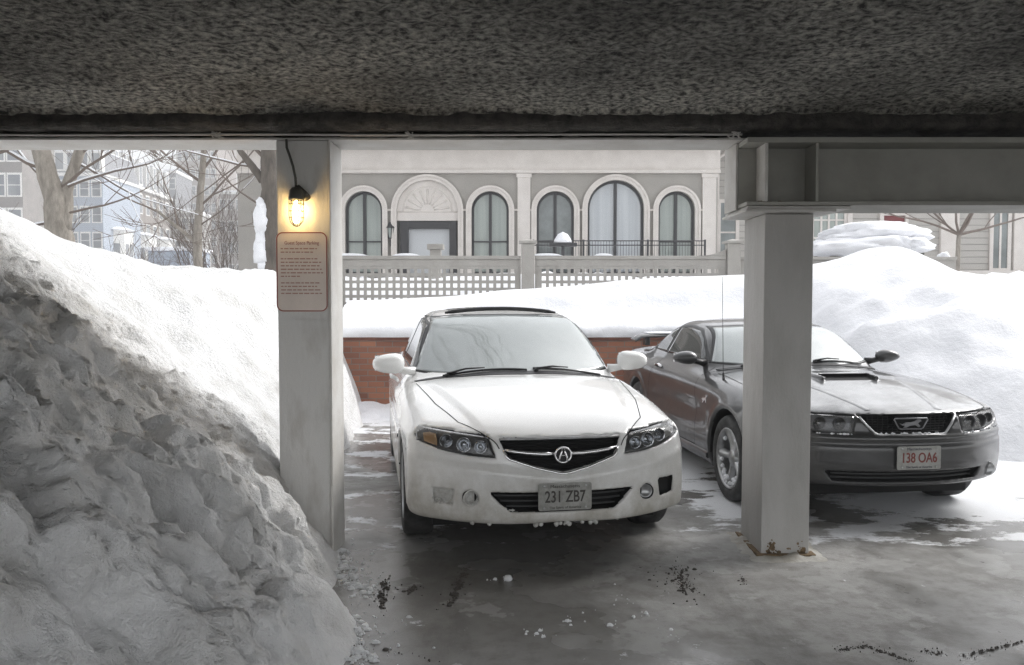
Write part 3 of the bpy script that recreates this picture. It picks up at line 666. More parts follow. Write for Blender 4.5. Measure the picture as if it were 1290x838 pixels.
    random.seed(8); lu = MB()
    for k in range(70):
        side = random.random(); x = random.uniform(-.24, .28) if side < .6 else random.choice((-1, 1))*random.uniform(.36, .80)
        z = .646 if abs(x) < .3 else .640; r = random.uniform(.006, .015)
        if side < .6 and x < 0 and random.random() < .6: continue
        lu.lathe([(0, r*.6), (r, 0), (0, -r*.6)], 7, Matrix.Translation((x, fy(x, z)-.002+.01*(abs(x) < .3), z)))
    lu.build('caked_snow', M['snow'], root, smooth=True, kind='stuff')
    # antenna on the near front wing
    p, n_ = drop(B, 'top', [-.80], [1.32])
    MB().tube([p[0], p[0]+np.array([0, .01, .05])], [.012, .008], 8).tube([p[0]+np.array([0, .01, .05]), p[0]+np.array([0, .05, .82])], [.003, .0018], 5).build('antenna', M['black'], root)
    MB().box(-.72, .72, .5, 4.3, .14, .22).build('underbody', M['dark'], root)
    return root

# ------------------------------------------------------------------ ground
def ground_mat():
    m = bpy.data.materials.new('wet concrete with slush'); m.use_nodes = True; n = m.node_tree; b = n.nodes['Principled BSDF']; L = n.links.new
    tc = n.nodes.new('ShaderNodeTexCoord'); sx = n.nodes.new('ShaderNodeSeparateXYZ'); L(tc.outputs['Object'], sx.inputs[0])
    def nz(scale, det, rough=.6, st=None, off=None):
        t = n.nodes.new('ShaderNodeTexNoise'); t.inputs['Scale'].default_value = scale; t.inputs['Detail'].default_value = det; t.inputs['Roughness'].default_value = rough
        mp = n.nodes.new('ShaderNodeMapping'); mp.inputs['Scale'].default_value = st or (1,1,1); mp.inputs['Location'].default_value = off or (0,0,0)
        L(tc.outputs['Object'], mp.inputs[0]); L(mp.outputs[0], t.inputs['Vector']); return t.outputs[0]
    def rng(v, a, c, lo=0, hi=1):
        r = n.nodes.new('ShaderNodeMapRange'); r.inputs[1].default_value = a; r.inputs[2].default_value = c; r.inputs[3].default_value = lo; r.inputs[4].default_value = hi; L(v, r.inputs[0]); return r.outputs[0]
    def mth(op, a, c):
        q = n.nodes.new('ShaderNodeMath'); q.operation = op
        for i, v in enumerate((a, c)):
            if isinstance(v, (int, float)): q.inputs[i].default_value = v
            else: L(v, q.inputs[i])
        return q.outputs[0]
    def mix(f, a, c):
        x = n.nodes.new('ShaderNodeMix'); x.data_type = 'RGBA'
        if isinstance(f, float): x.inputs[0].default_value = f
        else: L(f, x.inputs[0])
        for i, v in ((6, a), (7, c)):
            if isinstance(v, tuple): x.inputs[i].default_value = (*v, 1)
            else: L(v, x.inputs[i])
        return x.outputs[2]
    base = mix(rng(nz(1.1, 8, .65), .35, .68), (.24,.236,.225), (.37,.365,.355))
    base = mix(rng(nz(9, 8, .7), .45, .75), base, (.16,.15,.135))
    # wet patches: darker and glossy
    wetn = nz(.55, 5, .55, off=(3.1, 1.7, 0)); wet = rng(wetn, .44, .52)
    rim = mth('MULTIPLY', rng(wetn, .425, .445), rng(wetn, .475, .45))
    base = mix(mth('MULTIPLY', wet, .55), base, (.13,.125,.115)); base = mix(mth('MULTIPLY', rim, .35), base, (.12,.115,.105))
    # wet wheel tracks running out from the saloon
    for x_at in (-.45, 1.02):
        cx_ = mth('ADD', mth('MULTIPLY', sx.outputs[1], -.172), x_at+.79+.05); dd = mth('ABSOLUTE', mth('SUBTRACT', mth('ADD', sx.outputs[0], mth('MULTIPLY', nz(2.2, 3), .12)), cx_), 0)
        tr = mth('MULTIPLY', mth('MULTIPLY', rng(dd, .16, .09), rng(nz(6, 7, .75, (1, .35, 1)), .38, .58)), rng(sx.outputs[1], 5.4, 5.0)); base = mix(mth('MULTIPLY', tr, .45), base, (.10,.097,.09))
    # pale dried salt blooms with crisp edges
    sl = nz(1.7, 6, .6, off=(5, 5, 0)); base = mix(mth('MULTIPLY', rng(sl, .56, .575), .30), base, (.46,.46,.45)); pass
    # fine black grit
    grit = rng(nz(70, 4, .85), .66, .72); gz = rng(nz(1.6, 3), .5, .62); base = mix(mth('MULTIPLY', mth('MULTIPLY', grit, gz), .8), base, (.04,.038,.035))
    # trodden snow film: none under the garage, more outside to the right and far
    yy = rng(sx.outputs[1], 4.9, 8.0); xx = rng(sx.outputs[0], .6, 3.6)
    amt = mth('MULTIPLY', yy, 1.0); amt = mth('MULTIPLY', mth('ADD', amt, rng(sx.outputs[1], 4.6, 5.6, 0, .35)), rng(sx.outputs[0], .4, 3.2, .28, 1))
    sn = nz(1.5, 9, .68, (1, 1.6, 1)); thr = mth('SUBTRACT', mth('ADD', sn, mth('MULTIPLY', amt, .34)), .64)
    sm_ = rng(thr, 0, .05)
    crumbs = mth('MULTIPLY', rng(nz(7, 6, .7, off=(9, 2, 0)), .665, .69), rng(nz(.8, 2, off=(2, 7, 0)), .46, .56))
    sm2 = mth('MAXIMUM', sm_, mth('MULTIPLY', crumbs, .75))
    base = mix(sm2, base, (.72,.73,.75))
    L(base, b.inputs['Base Color'])
    rr = mth('SUBTRACT', .62, mth('MULTIPLY', wet, .44)); rr = mth('MAXIMUM', rr, mth('MULTIPLY', sm2, .6)); L(mth('ADD', rr, mth('MULTIPLY', nz(14, 4), .12)), b.inputs['Roughness'])
    bp = n.nodes.new('ShaderNodeBump'); bp.inputs['Strength'].default_value = .35; bp.inputs['Distance'].default_value = .01
    hh = mth('ADD', mth('MULTIPLY', nz(30, 8, .7), mth('SUBTRACT', 1.0, mth('MULTIPLY', wet, .8))), mth('MULTIPLY', sm2, 1.0)); L(hh, bp.inputs['Height']); L(bp.outputs[0], b.inputs['Normal'])
    return m
M['ground'] = ground_mat()
xs = np.concatenate([[-400, -60, -20], np.arange(-7, 9, .25), [20, 60, 400]]); ys = np.concatenate([[-60, -12], np.arange(-6, 14, .25), [30, 100, 400]])
hfield('ground', xs, ys, lambda x, y: .006*fbm(x, y, s=.8) if -7 <= x <= 9 and -6 <= y <= 10 else 0, M['ground'], kind='structure')

# ------------------------------------------------------------------ the garage we look out of
def soffit_mat():
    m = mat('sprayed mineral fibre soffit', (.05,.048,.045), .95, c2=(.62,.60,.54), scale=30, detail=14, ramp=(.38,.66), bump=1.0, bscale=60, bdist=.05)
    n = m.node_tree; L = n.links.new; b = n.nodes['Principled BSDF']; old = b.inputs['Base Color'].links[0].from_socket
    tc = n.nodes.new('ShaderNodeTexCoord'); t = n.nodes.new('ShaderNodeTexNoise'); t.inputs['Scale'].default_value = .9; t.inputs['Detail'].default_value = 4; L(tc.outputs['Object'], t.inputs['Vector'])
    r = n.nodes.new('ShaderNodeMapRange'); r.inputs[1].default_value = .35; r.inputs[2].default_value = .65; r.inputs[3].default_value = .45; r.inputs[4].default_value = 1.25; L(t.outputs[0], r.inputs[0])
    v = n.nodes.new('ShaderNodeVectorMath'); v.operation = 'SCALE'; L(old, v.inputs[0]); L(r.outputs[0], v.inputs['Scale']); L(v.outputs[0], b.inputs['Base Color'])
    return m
M['soffit'] = soffit_mat()
random.seed(1)
xs = np.arange(-4.2, 4.4, .03); ys = np.arange(1.9, 4.83, .02)
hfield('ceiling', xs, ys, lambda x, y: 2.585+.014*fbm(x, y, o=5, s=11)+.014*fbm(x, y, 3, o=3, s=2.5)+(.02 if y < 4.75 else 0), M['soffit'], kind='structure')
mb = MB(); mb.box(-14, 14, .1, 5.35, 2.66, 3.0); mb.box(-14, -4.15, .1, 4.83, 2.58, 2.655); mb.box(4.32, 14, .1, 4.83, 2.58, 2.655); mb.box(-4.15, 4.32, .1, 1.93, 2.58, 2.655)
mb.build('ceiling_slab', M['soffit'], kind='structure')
M['block'] = mat('painted block wall', (.30,.29,.27), .8, c2=(.22,.21,.2), scale=2, bump=.3, bscale=20)
# downturned edge with a shaggy lower rim
vs = []; xs = np.arange(-5, 5.2, .03); prof = [(4.80, 2.60), (4.795, 2.57), (4.79, 2.54), (4.80, 2.52), (4.84, 2.505), (4.95, 2.505), (5.3, 2.51)]
def edge(x, k, y, z):
    return (x, y+.012*fbm(x, k*.06, 5, o=4, s=8), z+.010*fbm(x, k*.07, 9, o=4, s=7)-(.014*max(0, fbm(x, 2.2, 1, o=3, s=5)) if 2 < k < 6 else 0))
for k, (y, z) in enumerate(prof): vs += [edge(x, k, y, z) for x in xs]
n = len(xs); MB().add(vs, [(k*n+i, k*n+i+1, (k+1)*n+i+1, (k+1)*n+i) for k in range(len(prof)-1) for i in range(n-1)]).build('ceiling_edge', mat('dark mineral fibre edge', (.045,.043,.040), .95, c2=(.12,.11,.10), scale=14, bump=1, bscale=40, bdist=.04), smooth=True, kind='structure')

# conduit and drips along the edge
t = MB(); t.tube([(x, 4.90, 2.487+.002*math.sin(x*3)) for x in np.linspace(-4.5, -.33+.0, 30)], .007, 8); t.tube([(x, 4.90, 2.487+.003*math.sin(x*2)) for x in np.linspace(-1.0, 1.34, 20)], .007, 8)
pipe = t.build('conduit', M['white_steel'], smooth=True, label='thin pale conduit running along the lower rim of the dark ceiling edge', cat='conduit')
for x in (-1.72, -.60, 1.30):
    random.seed(int(x*100)); q = MB()
    for k in range(5): q.tube([(x+random.uniform(-.03,.03), 4.89, 2.50), (x+random.uniform(-.05,.05), 4.885, 2.48+random.uniform(-.02,.04)), (x+random.uniform(-.05,.05), 4.89, 2.465)], .004, 5)
    q.build('conduit_clip', M['white_steel'], pipe)

# the pale beam over the left bay and the middle bay
b = empty('steel_beam', (-3, 5.08, 2.4), label='pale steel beam seen from below, spanning from the left edge to the right column head', cat='beam')
def child_box(name, m, root, *a, bevel=.003, **kw):
    mb = MB(); mb.box(*a); o = mb.build(name, m, bevel=bevel, **kw); o.parent = root; o.matrix_parent_inverse = root.matrix_world.inverted(); o.location = (0,0,0)
    o.data.transform(Matrix.Translation(-Vector(root.location))); o.matrix_parent_inverse = Matrix.Identity(4); return o
child_box('flange', M['white_steel'], b, -8, 1.37, 4.905, 5.24, 2.458, 2.470)
child_box('web', M['white_steel'], b, -8, 1.36, 5.07, 5.085, 2.472, 2.66)

# heavy right hand beam
b = empty('steel_beam', (3, 4.98, 2.1), label='deep dark grey I-beam resting on the right column, with stiffener plates', cat='beam')
M['beam'] = mat('weathered grey beam paint', (.38,.375,.345), .6, c2=(.30,.295,.265), scale=3, bump=.1, bscale=20)
child_box('bottom_flange', M['beam'], b, 1.345, 8, 4.80, 5.26, 2.068, 2.090)
child_box('top_flange', M['beam'], b, 1.345, 8, 4.80, 5.26, 2.425, 2.455)
child_box('web', M['beam'], b, 1.345, 8, 4.99, 5.015, 2.092, 2.423)
for x in (1.450, 1.740, 4.4): child_box('stiffener', M['white_steel'] if x < 1.6 else M['beam'], b, x, x+.018, 4.81, 4.988, 2.092, 2.423)  # first plate is paler to carry light from the opening in its colour
child_box('end_plate', M['white_steel'], b, 1.330, 1.343, 4.99, 5.25, 2.06, 2.455)
mb = MB(); random.seed(4)
for k in range(12): x = random.uniform(1.40, 1.60); mb.lathe([(0, .012), (.016, .006), (.02, 0)], 7, Matrix.Translation((x-3, random.uniform(-.12, -.03), -.0095)))
mb.build('rust_flakes', M['rust'], b, smooth=True)

# columns
def column(x0, x1, y0, y1, zt, label, flare=True):
    r = empty('steel_column', ((x0+x1)/2, (y0+y1)/2, 0), label=label, cat='column')
    sh = child_box('shaft', M['grey_steel'], r, x0, x1, y0, y1, .0, zt, bevel=.006)
    return r
c1 = column(-1.376, -1.073, 4.90, 5.20, 2.455, 'grey steel column on the left carrying the caged lamp and the notice')
child_box('edge_flange', M['white_steel'], c1, -1.071, -1.058, 4.885, 5.215, 0, 2.453)
child_box('weld_line', M['grey_steel'], c1, -1.30, -1.08, 4.894, 4.899, 1.40, 1.408, bevel=0)
M['grey_steel'] = mat('shade-toned painted steel', (.43,.42,.405), .5, c2=(.33,.32,.30), scale=3.5, detail=9, ramp=(.45,.8), bump=.25, bscale=26, stretch=(1.6,1.6,.5))  # same paint as the left column; shade on the right one mixed into colour
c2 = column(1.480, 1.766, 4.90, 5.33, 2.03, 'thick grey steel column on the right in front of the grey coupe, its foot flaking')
child_box('cap_plate', M['white_steel'], c2, 1.34, 1.86, 4.80, 5.34, 2.032, 2.048)
child_box('cap_plate', M['white_steel'], c2, 1.355, 1.95, 4.82, 5.32, 2.0495, 2.066)
child_box('base_plate', M['rust'], c2, 1.45, 1.80, 4.87, 5.36, 0, .02)
random.seed(12); mb = MB()
for k in range(60):
    side = random.random()
    cx = random.choice([1.52+abs(random.gauss(0, .03)), 1.745-abs(random.gauss(0, .035))]); z = abs(random.gauss(0, .035))+.012; r = .003+.016*random.random()**2.5
    vs = [Vector((cx+r*random.uniform(.6, 1.2)*math.cos(a), 4.8985, max(.004, z+r*random.uniform(.5, 1.2)*math.sin(a)))) for a in np.linspace(0, 6.28, 8)[:-1]]
    vs = [Vector((min(max(v.x, 1.484), 1.762), 4.8985-.0003*(k % 7), v.z)) for v in vs]
    mb.add(vs, [tuple(range(7))])
rs = mb.build('rust_patches', M['rust']); rs.data.transform(Matrix.Translation(-Vector(c2.location))); rs.parent = c2
# slush collar at the right column foot
random.seed(15)
def collar(x, y):
    dx = max(1.46-x, x-1.79, 0); dy = max(4.87-y, y-5.36, 0); d = math.hypot(dx, dy)
    return .030*math.exp(-d/.07)*(1+.7*fbm(x, y, s=7))-.012
hfield('slush_ridge', np.arange(1.2, 2.1, .02), np.arange(4.6, 5.7, .02), collar, mat('grey slush', (.45,.44,.41), .6, c2=(.27,.25,.21), scale=6, bump=.4, bscale=30), zcut=0, kind='stuff', label='thin ridge of grey slush round the foot of the right column', cat='slush')

# caged lamp
lamp = empty('wall_lamp', (P(374, 262, 4.86).x, 4.872, P(374, 263, 4.86).z), label='lit caged bulkhead lamp with a curved conduit on the left column', cat='lamp')
M['cast'] = mat('cast grey metal', (.10,.10,.09), .5, .6)
lz = 2.02
q = MB(); q.lathe([(0, .075), (.030, .07), (.048, .05), (.052, .02), (.056, .0), (.056, -.018), (.045, -.02)], 28, Matrix.Translation((0, -.03, .09-.01)))
q.tube([(0, -.03, .14), (.0, -.02, .15), (.055, .0, .10), (.065, .025, .08)], [.022,.03,.028,.03], 12)
q.build('lamp_housing', M['cast'], lamp, smooth=True)
q = MB().lathe([(.0, -.112), (.022, -.106), (.036, -.088), (.040, -.06), (.040, .06)], 28, Matrix.Translation((0, -.03, 0)))
gl = lens_mat('ribbed lamp glass', (1,.93,.78), .9)
q.build('glass_jar', gl, lamp, smooth=True)
em = mat('lamp bulb', (1,.85,.55), .5, emit=((1,.80,.45), 7))
MB().lathe([(0, -.085), (.018, -.08), (.026, -.05), (.024, 0), (.015, .05), (0, .06)], 20, Matrix.Translation((0, -.03, 0))).build('bulb', em, lamp, smooth=True)
q = MB()
for k in range(6):
    a = math.pi*k/6*2; q.tube([(.052*math.cos(a), -.03+.052*math.sin(a), .07), (.053*math.cos(a), -.03+.053*math.sin(a), -.05), (.045*math.cos(a), -.03+.045*math.sin(a), -.095), (.02*math.cos(a), -.03+.02*math.sin(a), -.125), (0, -.03, -.13)], .0035, 6)
for z in (.03, -.02, -.065): q.tube([(.053*math.cos(a), -.03+.053*math.sin(a), z) for a in np.linspace(0, 6.283, 25)], .003, 6)
q.build('cage', M['cast'], lamp, smooth=True)
q = MB(); q.tube([(-.075, .0, .50), (-.07, -.01, .44), (-.045, -.03, .38), (-.018, -.04, .30), (-.003, -.035, .22), (0, -.03, .14)], .0095, 10)
q.build('lamp_conduit', M['cast'], lamp, smooth=True)
ld = bpy.data.lights.new('lamp_glow', 'POINT'); ld.energy = 2.6; ld.color = (1, .66, .26); ld.shadow_soft_size = .035
lo = bpy.data.objects.new('lamp_glow', ld); col.objects.link(lo); lo.parent = lamp; lo.location = (0, -.03, -.005); lamp.scale = (.80, .80, .80)

# notice
pa, pb = P(347, 292, 4.885), P(413, 393, 4.885)
sw, sh = (pb.x-pa.x)*1.0, pa.z-pb.z; cx, cz = (pa.x+pb.x)/2, (pa.z+pb.z)/2
sg = empty('parking_notice', (cx, 4.893, cz), label='rounded rectangular notice with a dark red border on the left column below the lamp', cat='sign')
def rrect(w, h, r, n=6):
    q = []
    for sx_, sz_, a0 in ((1, 1, 0), (-1, 1, 90), (-1, -1, 180), (1, -1, 270)):
        q += [(sx_*(w/2-r)+r*math.cos(R(a0+90*k/n)), sz_*(h/2-r)+r*math.sin(R(a0+90*k/n))) for k in range(n+1)]
    return q
M['signw'] = mat('sign plate', (.74,.66,.61), .5, c2=(.67,.60,.55), scale=6); M['signr'] = mat('dark red sign ink', (.28,.08,.065), .6); M['signt'] = mat('faded red sign ink', (.42,.24,.21), .6)
plate('panel', rrect(sw, sh, .04), [], -.001, .003, M['signw'], sg)
plate('border', rrect(sw-.004, sh-.004, .038), [rrect(sw-.017, sh-.017, .032)], -.0022, -.0012, M['signr'], sg)
text('heading', 'Guest Space Parking', .030, M['signr'], Matrix.Translation((0, -.002, sh*.36)), sg, extrude=.0004, xs=.82)
random.seed(21); z = sh*.29
for para in ((.86, .80), (.90, .96, .93, .97, 1.0, .45), (.92, .90, .95, .97)):
    q = MB(); vs = []
    for ln in para:
        x = -sw*.41; x1 = x+sw*.82*ln
        while x < x1-.008:
            wd = random.uniform(.010, .034); e = min(x+wd, x1); q.add([(x, -.0017, z-.0035), (e, -.0017, z-.0035), (e, -.0017, z+.0035), (x, -.0017, z+.0035)], [(0, 1, 2, 3)]); x = e+.006
        z -= .0205
    z -= .018; q.build('small_print', M['signt'], sg, kind='stuff')

# ------------------------------------------------------------------ snow
def snow_mat(name, c, dirt, dscale, dr, bump, bs, front=False):
    m = mat(name, c, .7, c2=dirt, scale=dscale, detail=9, ramp=dr, bump=bump, bscale=bs, bdist=.03)
    m.node_tree.nodes['Principled BSDF'].inputs['Specular IOR Level'].default_value = .3
    return m
M['pile'] = snow_mat('old ploughed snow', (.78,.78,.78), (.54,.53,.51), 3.0, (.46,.78), 1.0, 34)
M['bank'] = snow_mat('fresh bank snow', (.82,.825,.85), (.70,.71,.74), 1.1, (.45,.75), .6, 10)
toe = [(-2,-.6),(2.0,-.62),(3.2,-.70),(4.2,-.90),(4.8,-1.00),(5.2,-1.08),(6,-1.35),(7,-1.62),(8,-1.66),(9,-1.74),(10.8,-1.9),(14,-2.2)]
gprof = [(-.5,-.5),(0,0),(.10,.16),(.25,.36),(.45,.58),(1,1.08),(1.6,1.55),(2.2,2.0),(3,2.45),(4,2.9)]
def vor(x, y, s, seed=0):
    d = mnoise.voronoi(Vector((x*s, y*s, seed)))[0]; return d[1]-d[0]
def pile(x, y):
    d = float(sm(toe, y))-x+.10*fbm(x, y, 2, o=3, s=1.8)
    z = float(sm(gprof, d))*(1+max(0, min(1, (y-6.2)/2.5))*1.0)
    ridge = float(sm([(1,1.5),(3,1.75),(4.2,2.1),(5.6,2.45),(6.6,2.12),(7.8,1.78),(9,1.84),(11,1.80),(16,1.5)], y))
    ridge += float(sm([(-12,.6),(-6,.55),(-4.6,.30),(-3.6,.0),(-2.6,-.05),(-1,0)], x))*(1 if y < 8 else max(0, 1-(y-8)/2.5))*1.0
    z = float(smin(np.float64(z), np.float64(ridge), .5)) if z > .2 else z
    inside = max(0, min(1, (5.6-y)/1.0)); near = max(0, min(1, d/.25))
    # broken lumps on the dug face, long slide marks outside
    w1 = fbm(x, y, z, o=2, s=2)*.25
    w2 = fbm(x+3, y, 1, o=4, s=1.6)*.45
    bl = vor(x+w1+w2, y-w2, 1.25)*.10+.03-.06*max(0, fbm(x+w1, y+w2, 2, o=3, s=2.2))
    n1 = fbm(x, y, 3, o=8, s=2.4)*.085-abs(fbm(x, y, 5, o=6, s=4))*.06
    z += near*(inside*(bl-.10+n1+.02*fbm(x, y, 4, o=4, s=11)) + (1-inside)*(.045*fbm(x*.7+y*.9, (y-x)*2.4, 0, o=5, s=1.3)+.02*fbm(x, y, 4, o=4, s=7)))
    if y > 8.5: z += .05*abs(fbm(x, y, 7, o=4, s=2.5))
    return z
def clumps(x, y):
    z = pile(x, y); d = float(sm(toe, y))-x; k = max(0, min(1, d/.2))*max(0, min(1, (6.0-y)/1.4))
    if k <= 0: return (x, y, z)
    wx = x+.20*fbm(x, y, 11, o=3, s=1.5); wy = y+.20*fbm(x, y, 17, o=3, s=1.5)
    b = (.5-abs(fbm(wx, wy, z*.8, o=3, s=1.3))*1.6)*.085+(.5-abs(fbm(wx, wy, z+3, o=4, s=3.4))*1.6)*.055+(.4-abs(fbm(wx, y, z+8, o=4, s=9))*1.3)*.030+fbm(x, y, z, o=3, s=24)*.014
    # blocks sheared off along ragged ledges
    led = fbm(wx, wy, 23, o=4, s=.9)+.35*(d-.9); b += .09*max(-1, min(1, math.sin(led*7)*3))*max(0, min(1, (4.9-y)/.8))*.55
    b *= k; return (x+b*.75, y-b*.45, z+b*.55)
xs = np.concatenate([np.arange(-14, -5, .12), np.arange(-5, -.42, .02)]); ys = np.concatenate([np.arange(.6, 2, .04), np.arange(2, 6.2, .02), np.arange(6.2, 13, .06)])
hfield('snow_bank', xs, ys, clumps, M['pile'], zcut=0, label='huge ploughed snow bank with a dirty broken face filling the left side', cat='snow bank')

wallY = 10.8
ridge_pts = [(-3,1.46),(-2.41,1.51),(-.93,1.57),(-.15,1.64),(.6,1.70),(1.4,1.78),(2.02,1.83),(3.2,1.86),(4.13,1.99),(4.6,2.08),(5.18,2.25),(5.7,2.10),(6.06,1.94),(7.05,1.85),(9,1.8),(14,1.8)]
def bank(x, y):
    rz = float(sm(ridge_pts, x)); yt = float(sm([(2.4,10.75),(3.2,9.6),(4.2,8.0),(6,7.3),(12,6.6)], x))
    if y < wallY or x > 3.6:
        t = max(0, min(1.15, (y-yt)/(11.9-yt))); z = (rz+.05)*(1-(1-min(t, 1))**1.7) - .05
        ft = 4*t*(1-min(t, 1))
    else:
        t = (y-wallY)/(11.9-wallY); z = 1.06+(rz-1.06)*min(1, t)**.6; ft = 1 if t < 1 else .3; ft *= .45
    z += ft*(.20*fbm(x*.55, y*1.2, 3, o=4, s=.9)+.09*fbm(x*.5+.4*y, y*1.6, 8, o=5, s=2.2)-.10*abs(fbm(x*.4-.5*y, y*1.1+x*.3, 4, o=3, s=1.1)))
    if y > 11.9: z -= .10*min(1, (y-11.9))
    return z
def bank2(x, y):
    if x <= 3.6 and y < wallY-.001: return -1
    return bank(x, y)
hfield('snow_slope', np.arange(3.46, 14, .07), np.arange(6.4, 13.3, .07), lambda x, y: bank(x, y) if y > float(sm([(2.4,10.9),(3.2,9.6),(4.2,8.0),(6,7.3),(12,6.6)], x))-.3 else -1, M['bank'], zcut=0, label='smooth white snow slope rising behind the grey coupe', cat='snow bank')
# snow cap lying on the brick wall: rounded overhanging lip
xs = np.arange(-2.35, 3.58, .05); prf = [(-.04,-.02),(-.07,.02),(-.07,.07),(-.03,.12),(.06,.17),(.2,.26)]; vs = []; rows = []
for k in range(len(prf)+24):
    row = []
    for x in xs:
        wv = .05*fbm(x, k*.1, 2, o=5, s=2.3)
        if k < len(prf): dy, dz = prf[k]; row.append((x, wallY+dy+wv, 1.045+dz+wv*.3*(k > 0)))
        else:
            y = wallY+.2+(k-len(prf)+1)*.09; z0 = max(bank(x, y), 1.1); a = min(1, (k-len(prf)+1)/5); row.append((x, y, 1.045+.26+(z0-1.305)*a if a < 1 else z0))
    vs += row
n = len(xs); MB().add(vs, [(k*n+i, k*n+i+1, (k+1)*n+i+1, (k+1)*n+i) for k in range(len(prf)+23) for i in range(n-1)]).build('wall_snow', M['bank'], smooth=True, label='deep snow cap heaped on top of the low brick wall up to the fence', cat='snow')
# raised snowy ground behind the wall, and the street far off to the left
def yard(x, y):
    z = 1.25 if x > -3.4 else 1.25-min(1, (-3.4-x)/3)*.35
    if x > -3.4: z += .62*max(0, min(1, (y-13.3)/1.2))*max(0, min(1, (22-y)/3))+.18*fbm(x, y, 5, o=4, s=1.6)*(y > 13.3)
    if y < 13: z -= .1
    return z+.12*fbm(x, y, o=3, s=.35)
hfield('snow_ground', np.concatenate([np.arange(-160, -20, 4), np.arange(-20, 16, .3), np.arange(16, 90, 5)]), np.concatenate([np.arange(12.4, 30, .3), np.arange(30, 260, 5)]), yard, M['bank'], kind='structure')

# brick retaining wall
def brick_mat():
    m = mat('red brick', (.26,.085,.05), .85); n = m.node_tree; b = n.nodes['Principled BSDF']; L = n.links.new
    tc = n.nodes.new('ShaderNodeTexCoord'); mp = n.nodes.new('ShaderNodeMapping'); mp.inputs['Rotation'].default_value = (math.pi/2, 0, 0); L(tc.outputs['Object'], mp.inputs[0])
    k = n.nodes.new('ShaderNodeTexBrick'); k.inputs['Scale'].default_value = 1; k.inputs['Brick Width'].default_value = .215; k.inputs['Row Height'].default_value = .075
    k.inputs['Mortar Size'].default_value = .006; k.inputs['Color1'].default_value = (.34,.145,.085,1); k.inputs['Color2'].default_value = (.20,.085,.058,1); k.inputs['Mortar'].default_value = (.19,.165,.145,1); k.inputs['Bias'].default_value = -.1
    L(mp.outputs[0], k.inputs[0]); L(k.outputs[0], b.inputs['Base Color'])
    bp = n.nodes.new('ShaderNodeBump'); bp.inputs['Strength'].default_value = .5; bp.inputs['Distance'].default_value = .008; bp.invert = True; L(k.outputs[1], bp.inputs['Height']); L(bp.outputs[0], b.inputs['Normal'])
    return m
M['brick'] = brick_mat()
bw = empty('brick_wall', (.6, wallY, 0), label='low red brick retaining wall behind the white saloon, snow heaped on it', cat='wall')
MB().box(-2.95, 3.0, 0, .3, 0, .985).build('brickwork', M['brick'], bw)
MB().box(-2.98, 3.03, -.02, .32, .988, 1.045).build('coping', mat('dark brick coping', (.14,.06,.045), .85, c2=(.22,.09,.06), scale=12), bw, bevel=.006)
hfield('snow_drift', np.arange(-2.4, .2, .05), np.arange(9.4, 10.82, .05), lambda x, y: .24*math.exp(-((10.8-y)/.35)**2)*(1-.35*abs(fbm(x, y, s=2)))*(1 if x < -.2 else .5)+.04*fbm(x, y, s=3)-.02, M['bank'], zcut=0, kind='stuff', label='low drift of snow along the foot of the brick wall', cat='snow')

# ------------------------------------------------------------------ fence
M['fence'] = mat('taupe painted wood', (.36,.345,.32), .6, c2=(.30,.285,.26), scale=4, bump=.2, bscale=30)
M['trim'] = mat('warm white trim', (.70,.66,.62), .55, c2=(.62,.58,.54), scale=3)
M['stucco'] = mat('taupe stucco', (.37,.35,.32), .8, c2=(.32,.305,.28), scale=1.2, bump=.2, bscale=30)
fr = empty('lattice_fence', (0, 13, 1.3), label='taupe wooden lattice fence with capped posts above the brick wall', cat='fence')
def Z(v, Y=13): return P(645, v, Y).z-1.3
def X(u, Y=13): return P(u, 323, Y).x
def fence_run(u0, u1):
    x0, x1 = X(u0), X(u1); ztop, zb = Z(335.5), -.05; p = .112; hole = .066
    nx = int((x1-x0-.06)/p); ox = (x1-x0-nx*p)/2+x0; holes = []
    for i in range(nx):
        for j in range(8):
            cx, cz = ox+(i+.5)*p, ztop-.02-(j+.5)*p
            if cz-hole/2 < zb+.03: continue
            holes.append([(cx-hole/2, cz-hole/2), (cx+hole/2, cz-hole/2), (cx+hole/2, cz+hole/2), (cx-hole/2, cz+hole/2)])
    plate('lattice_panel', [(x0, zb), (x1, zb), (x1, ztop), (x0, ztop)], holes, -.015, .015, M['fence'], fr)
    q = MB(); q.box(x0, x1, -.02, .02, ztop+.002, Z(327)); q.build('solid_panel', M['fence'], fr)
    q = MB(); q.box(x0, x1, -.05, .05, Z(327)+.002, Z(322.5)); q.build('top_rail', M['fence'], fr, bevel=.008)
fence_run(400, 656); fence_run(674, 914)
x0, x1 = X(880), X(914); q = MB(); pts = [(x0+(x1-x0)*t, .10*t**2.2) for t in np.linspace(0, 1, 10)]
q.add([(x, yy, Z(322.5)+d*s+.002) for x, d in pts for yy, s in ((-.045, 0), (-.045, 1), (.045, 1), (.045, 0))], [(i*4+j, i*4+(j+1) % 4, i*4+4+(j+1) % 4, i*4+4+j) for i in range(9) for j in range(4)]+[(36,37,38,39)])
q.build('rail_sweep', M['fence'], fr)
for u in (665, 923, 395):
    cx = X(u); q = MB(); q.box(cx-.10, cx+.10, -.10, .10, -.1, Z(307)); q.build('post', M['fence'], fr, bevel=.006)
    q = MB(); q.box(cx-.14, cx+.14, -.14, .14, Z(307)+.002, Z(304)); q.add([(cx-.12, -.12, Z(304)+.002), (cx+.12, -.12, Z(304)+.002), (cx+.12, .12, Z(304)+.002), (cx-.12, .12, Z(304)+.002), (cx, 0, Z(301))], [(0,1,4),(1,2,4),(2,3,4),(3,0,4),(0,3,2,1)]); q.build('post_cap', M['fence'], fr)
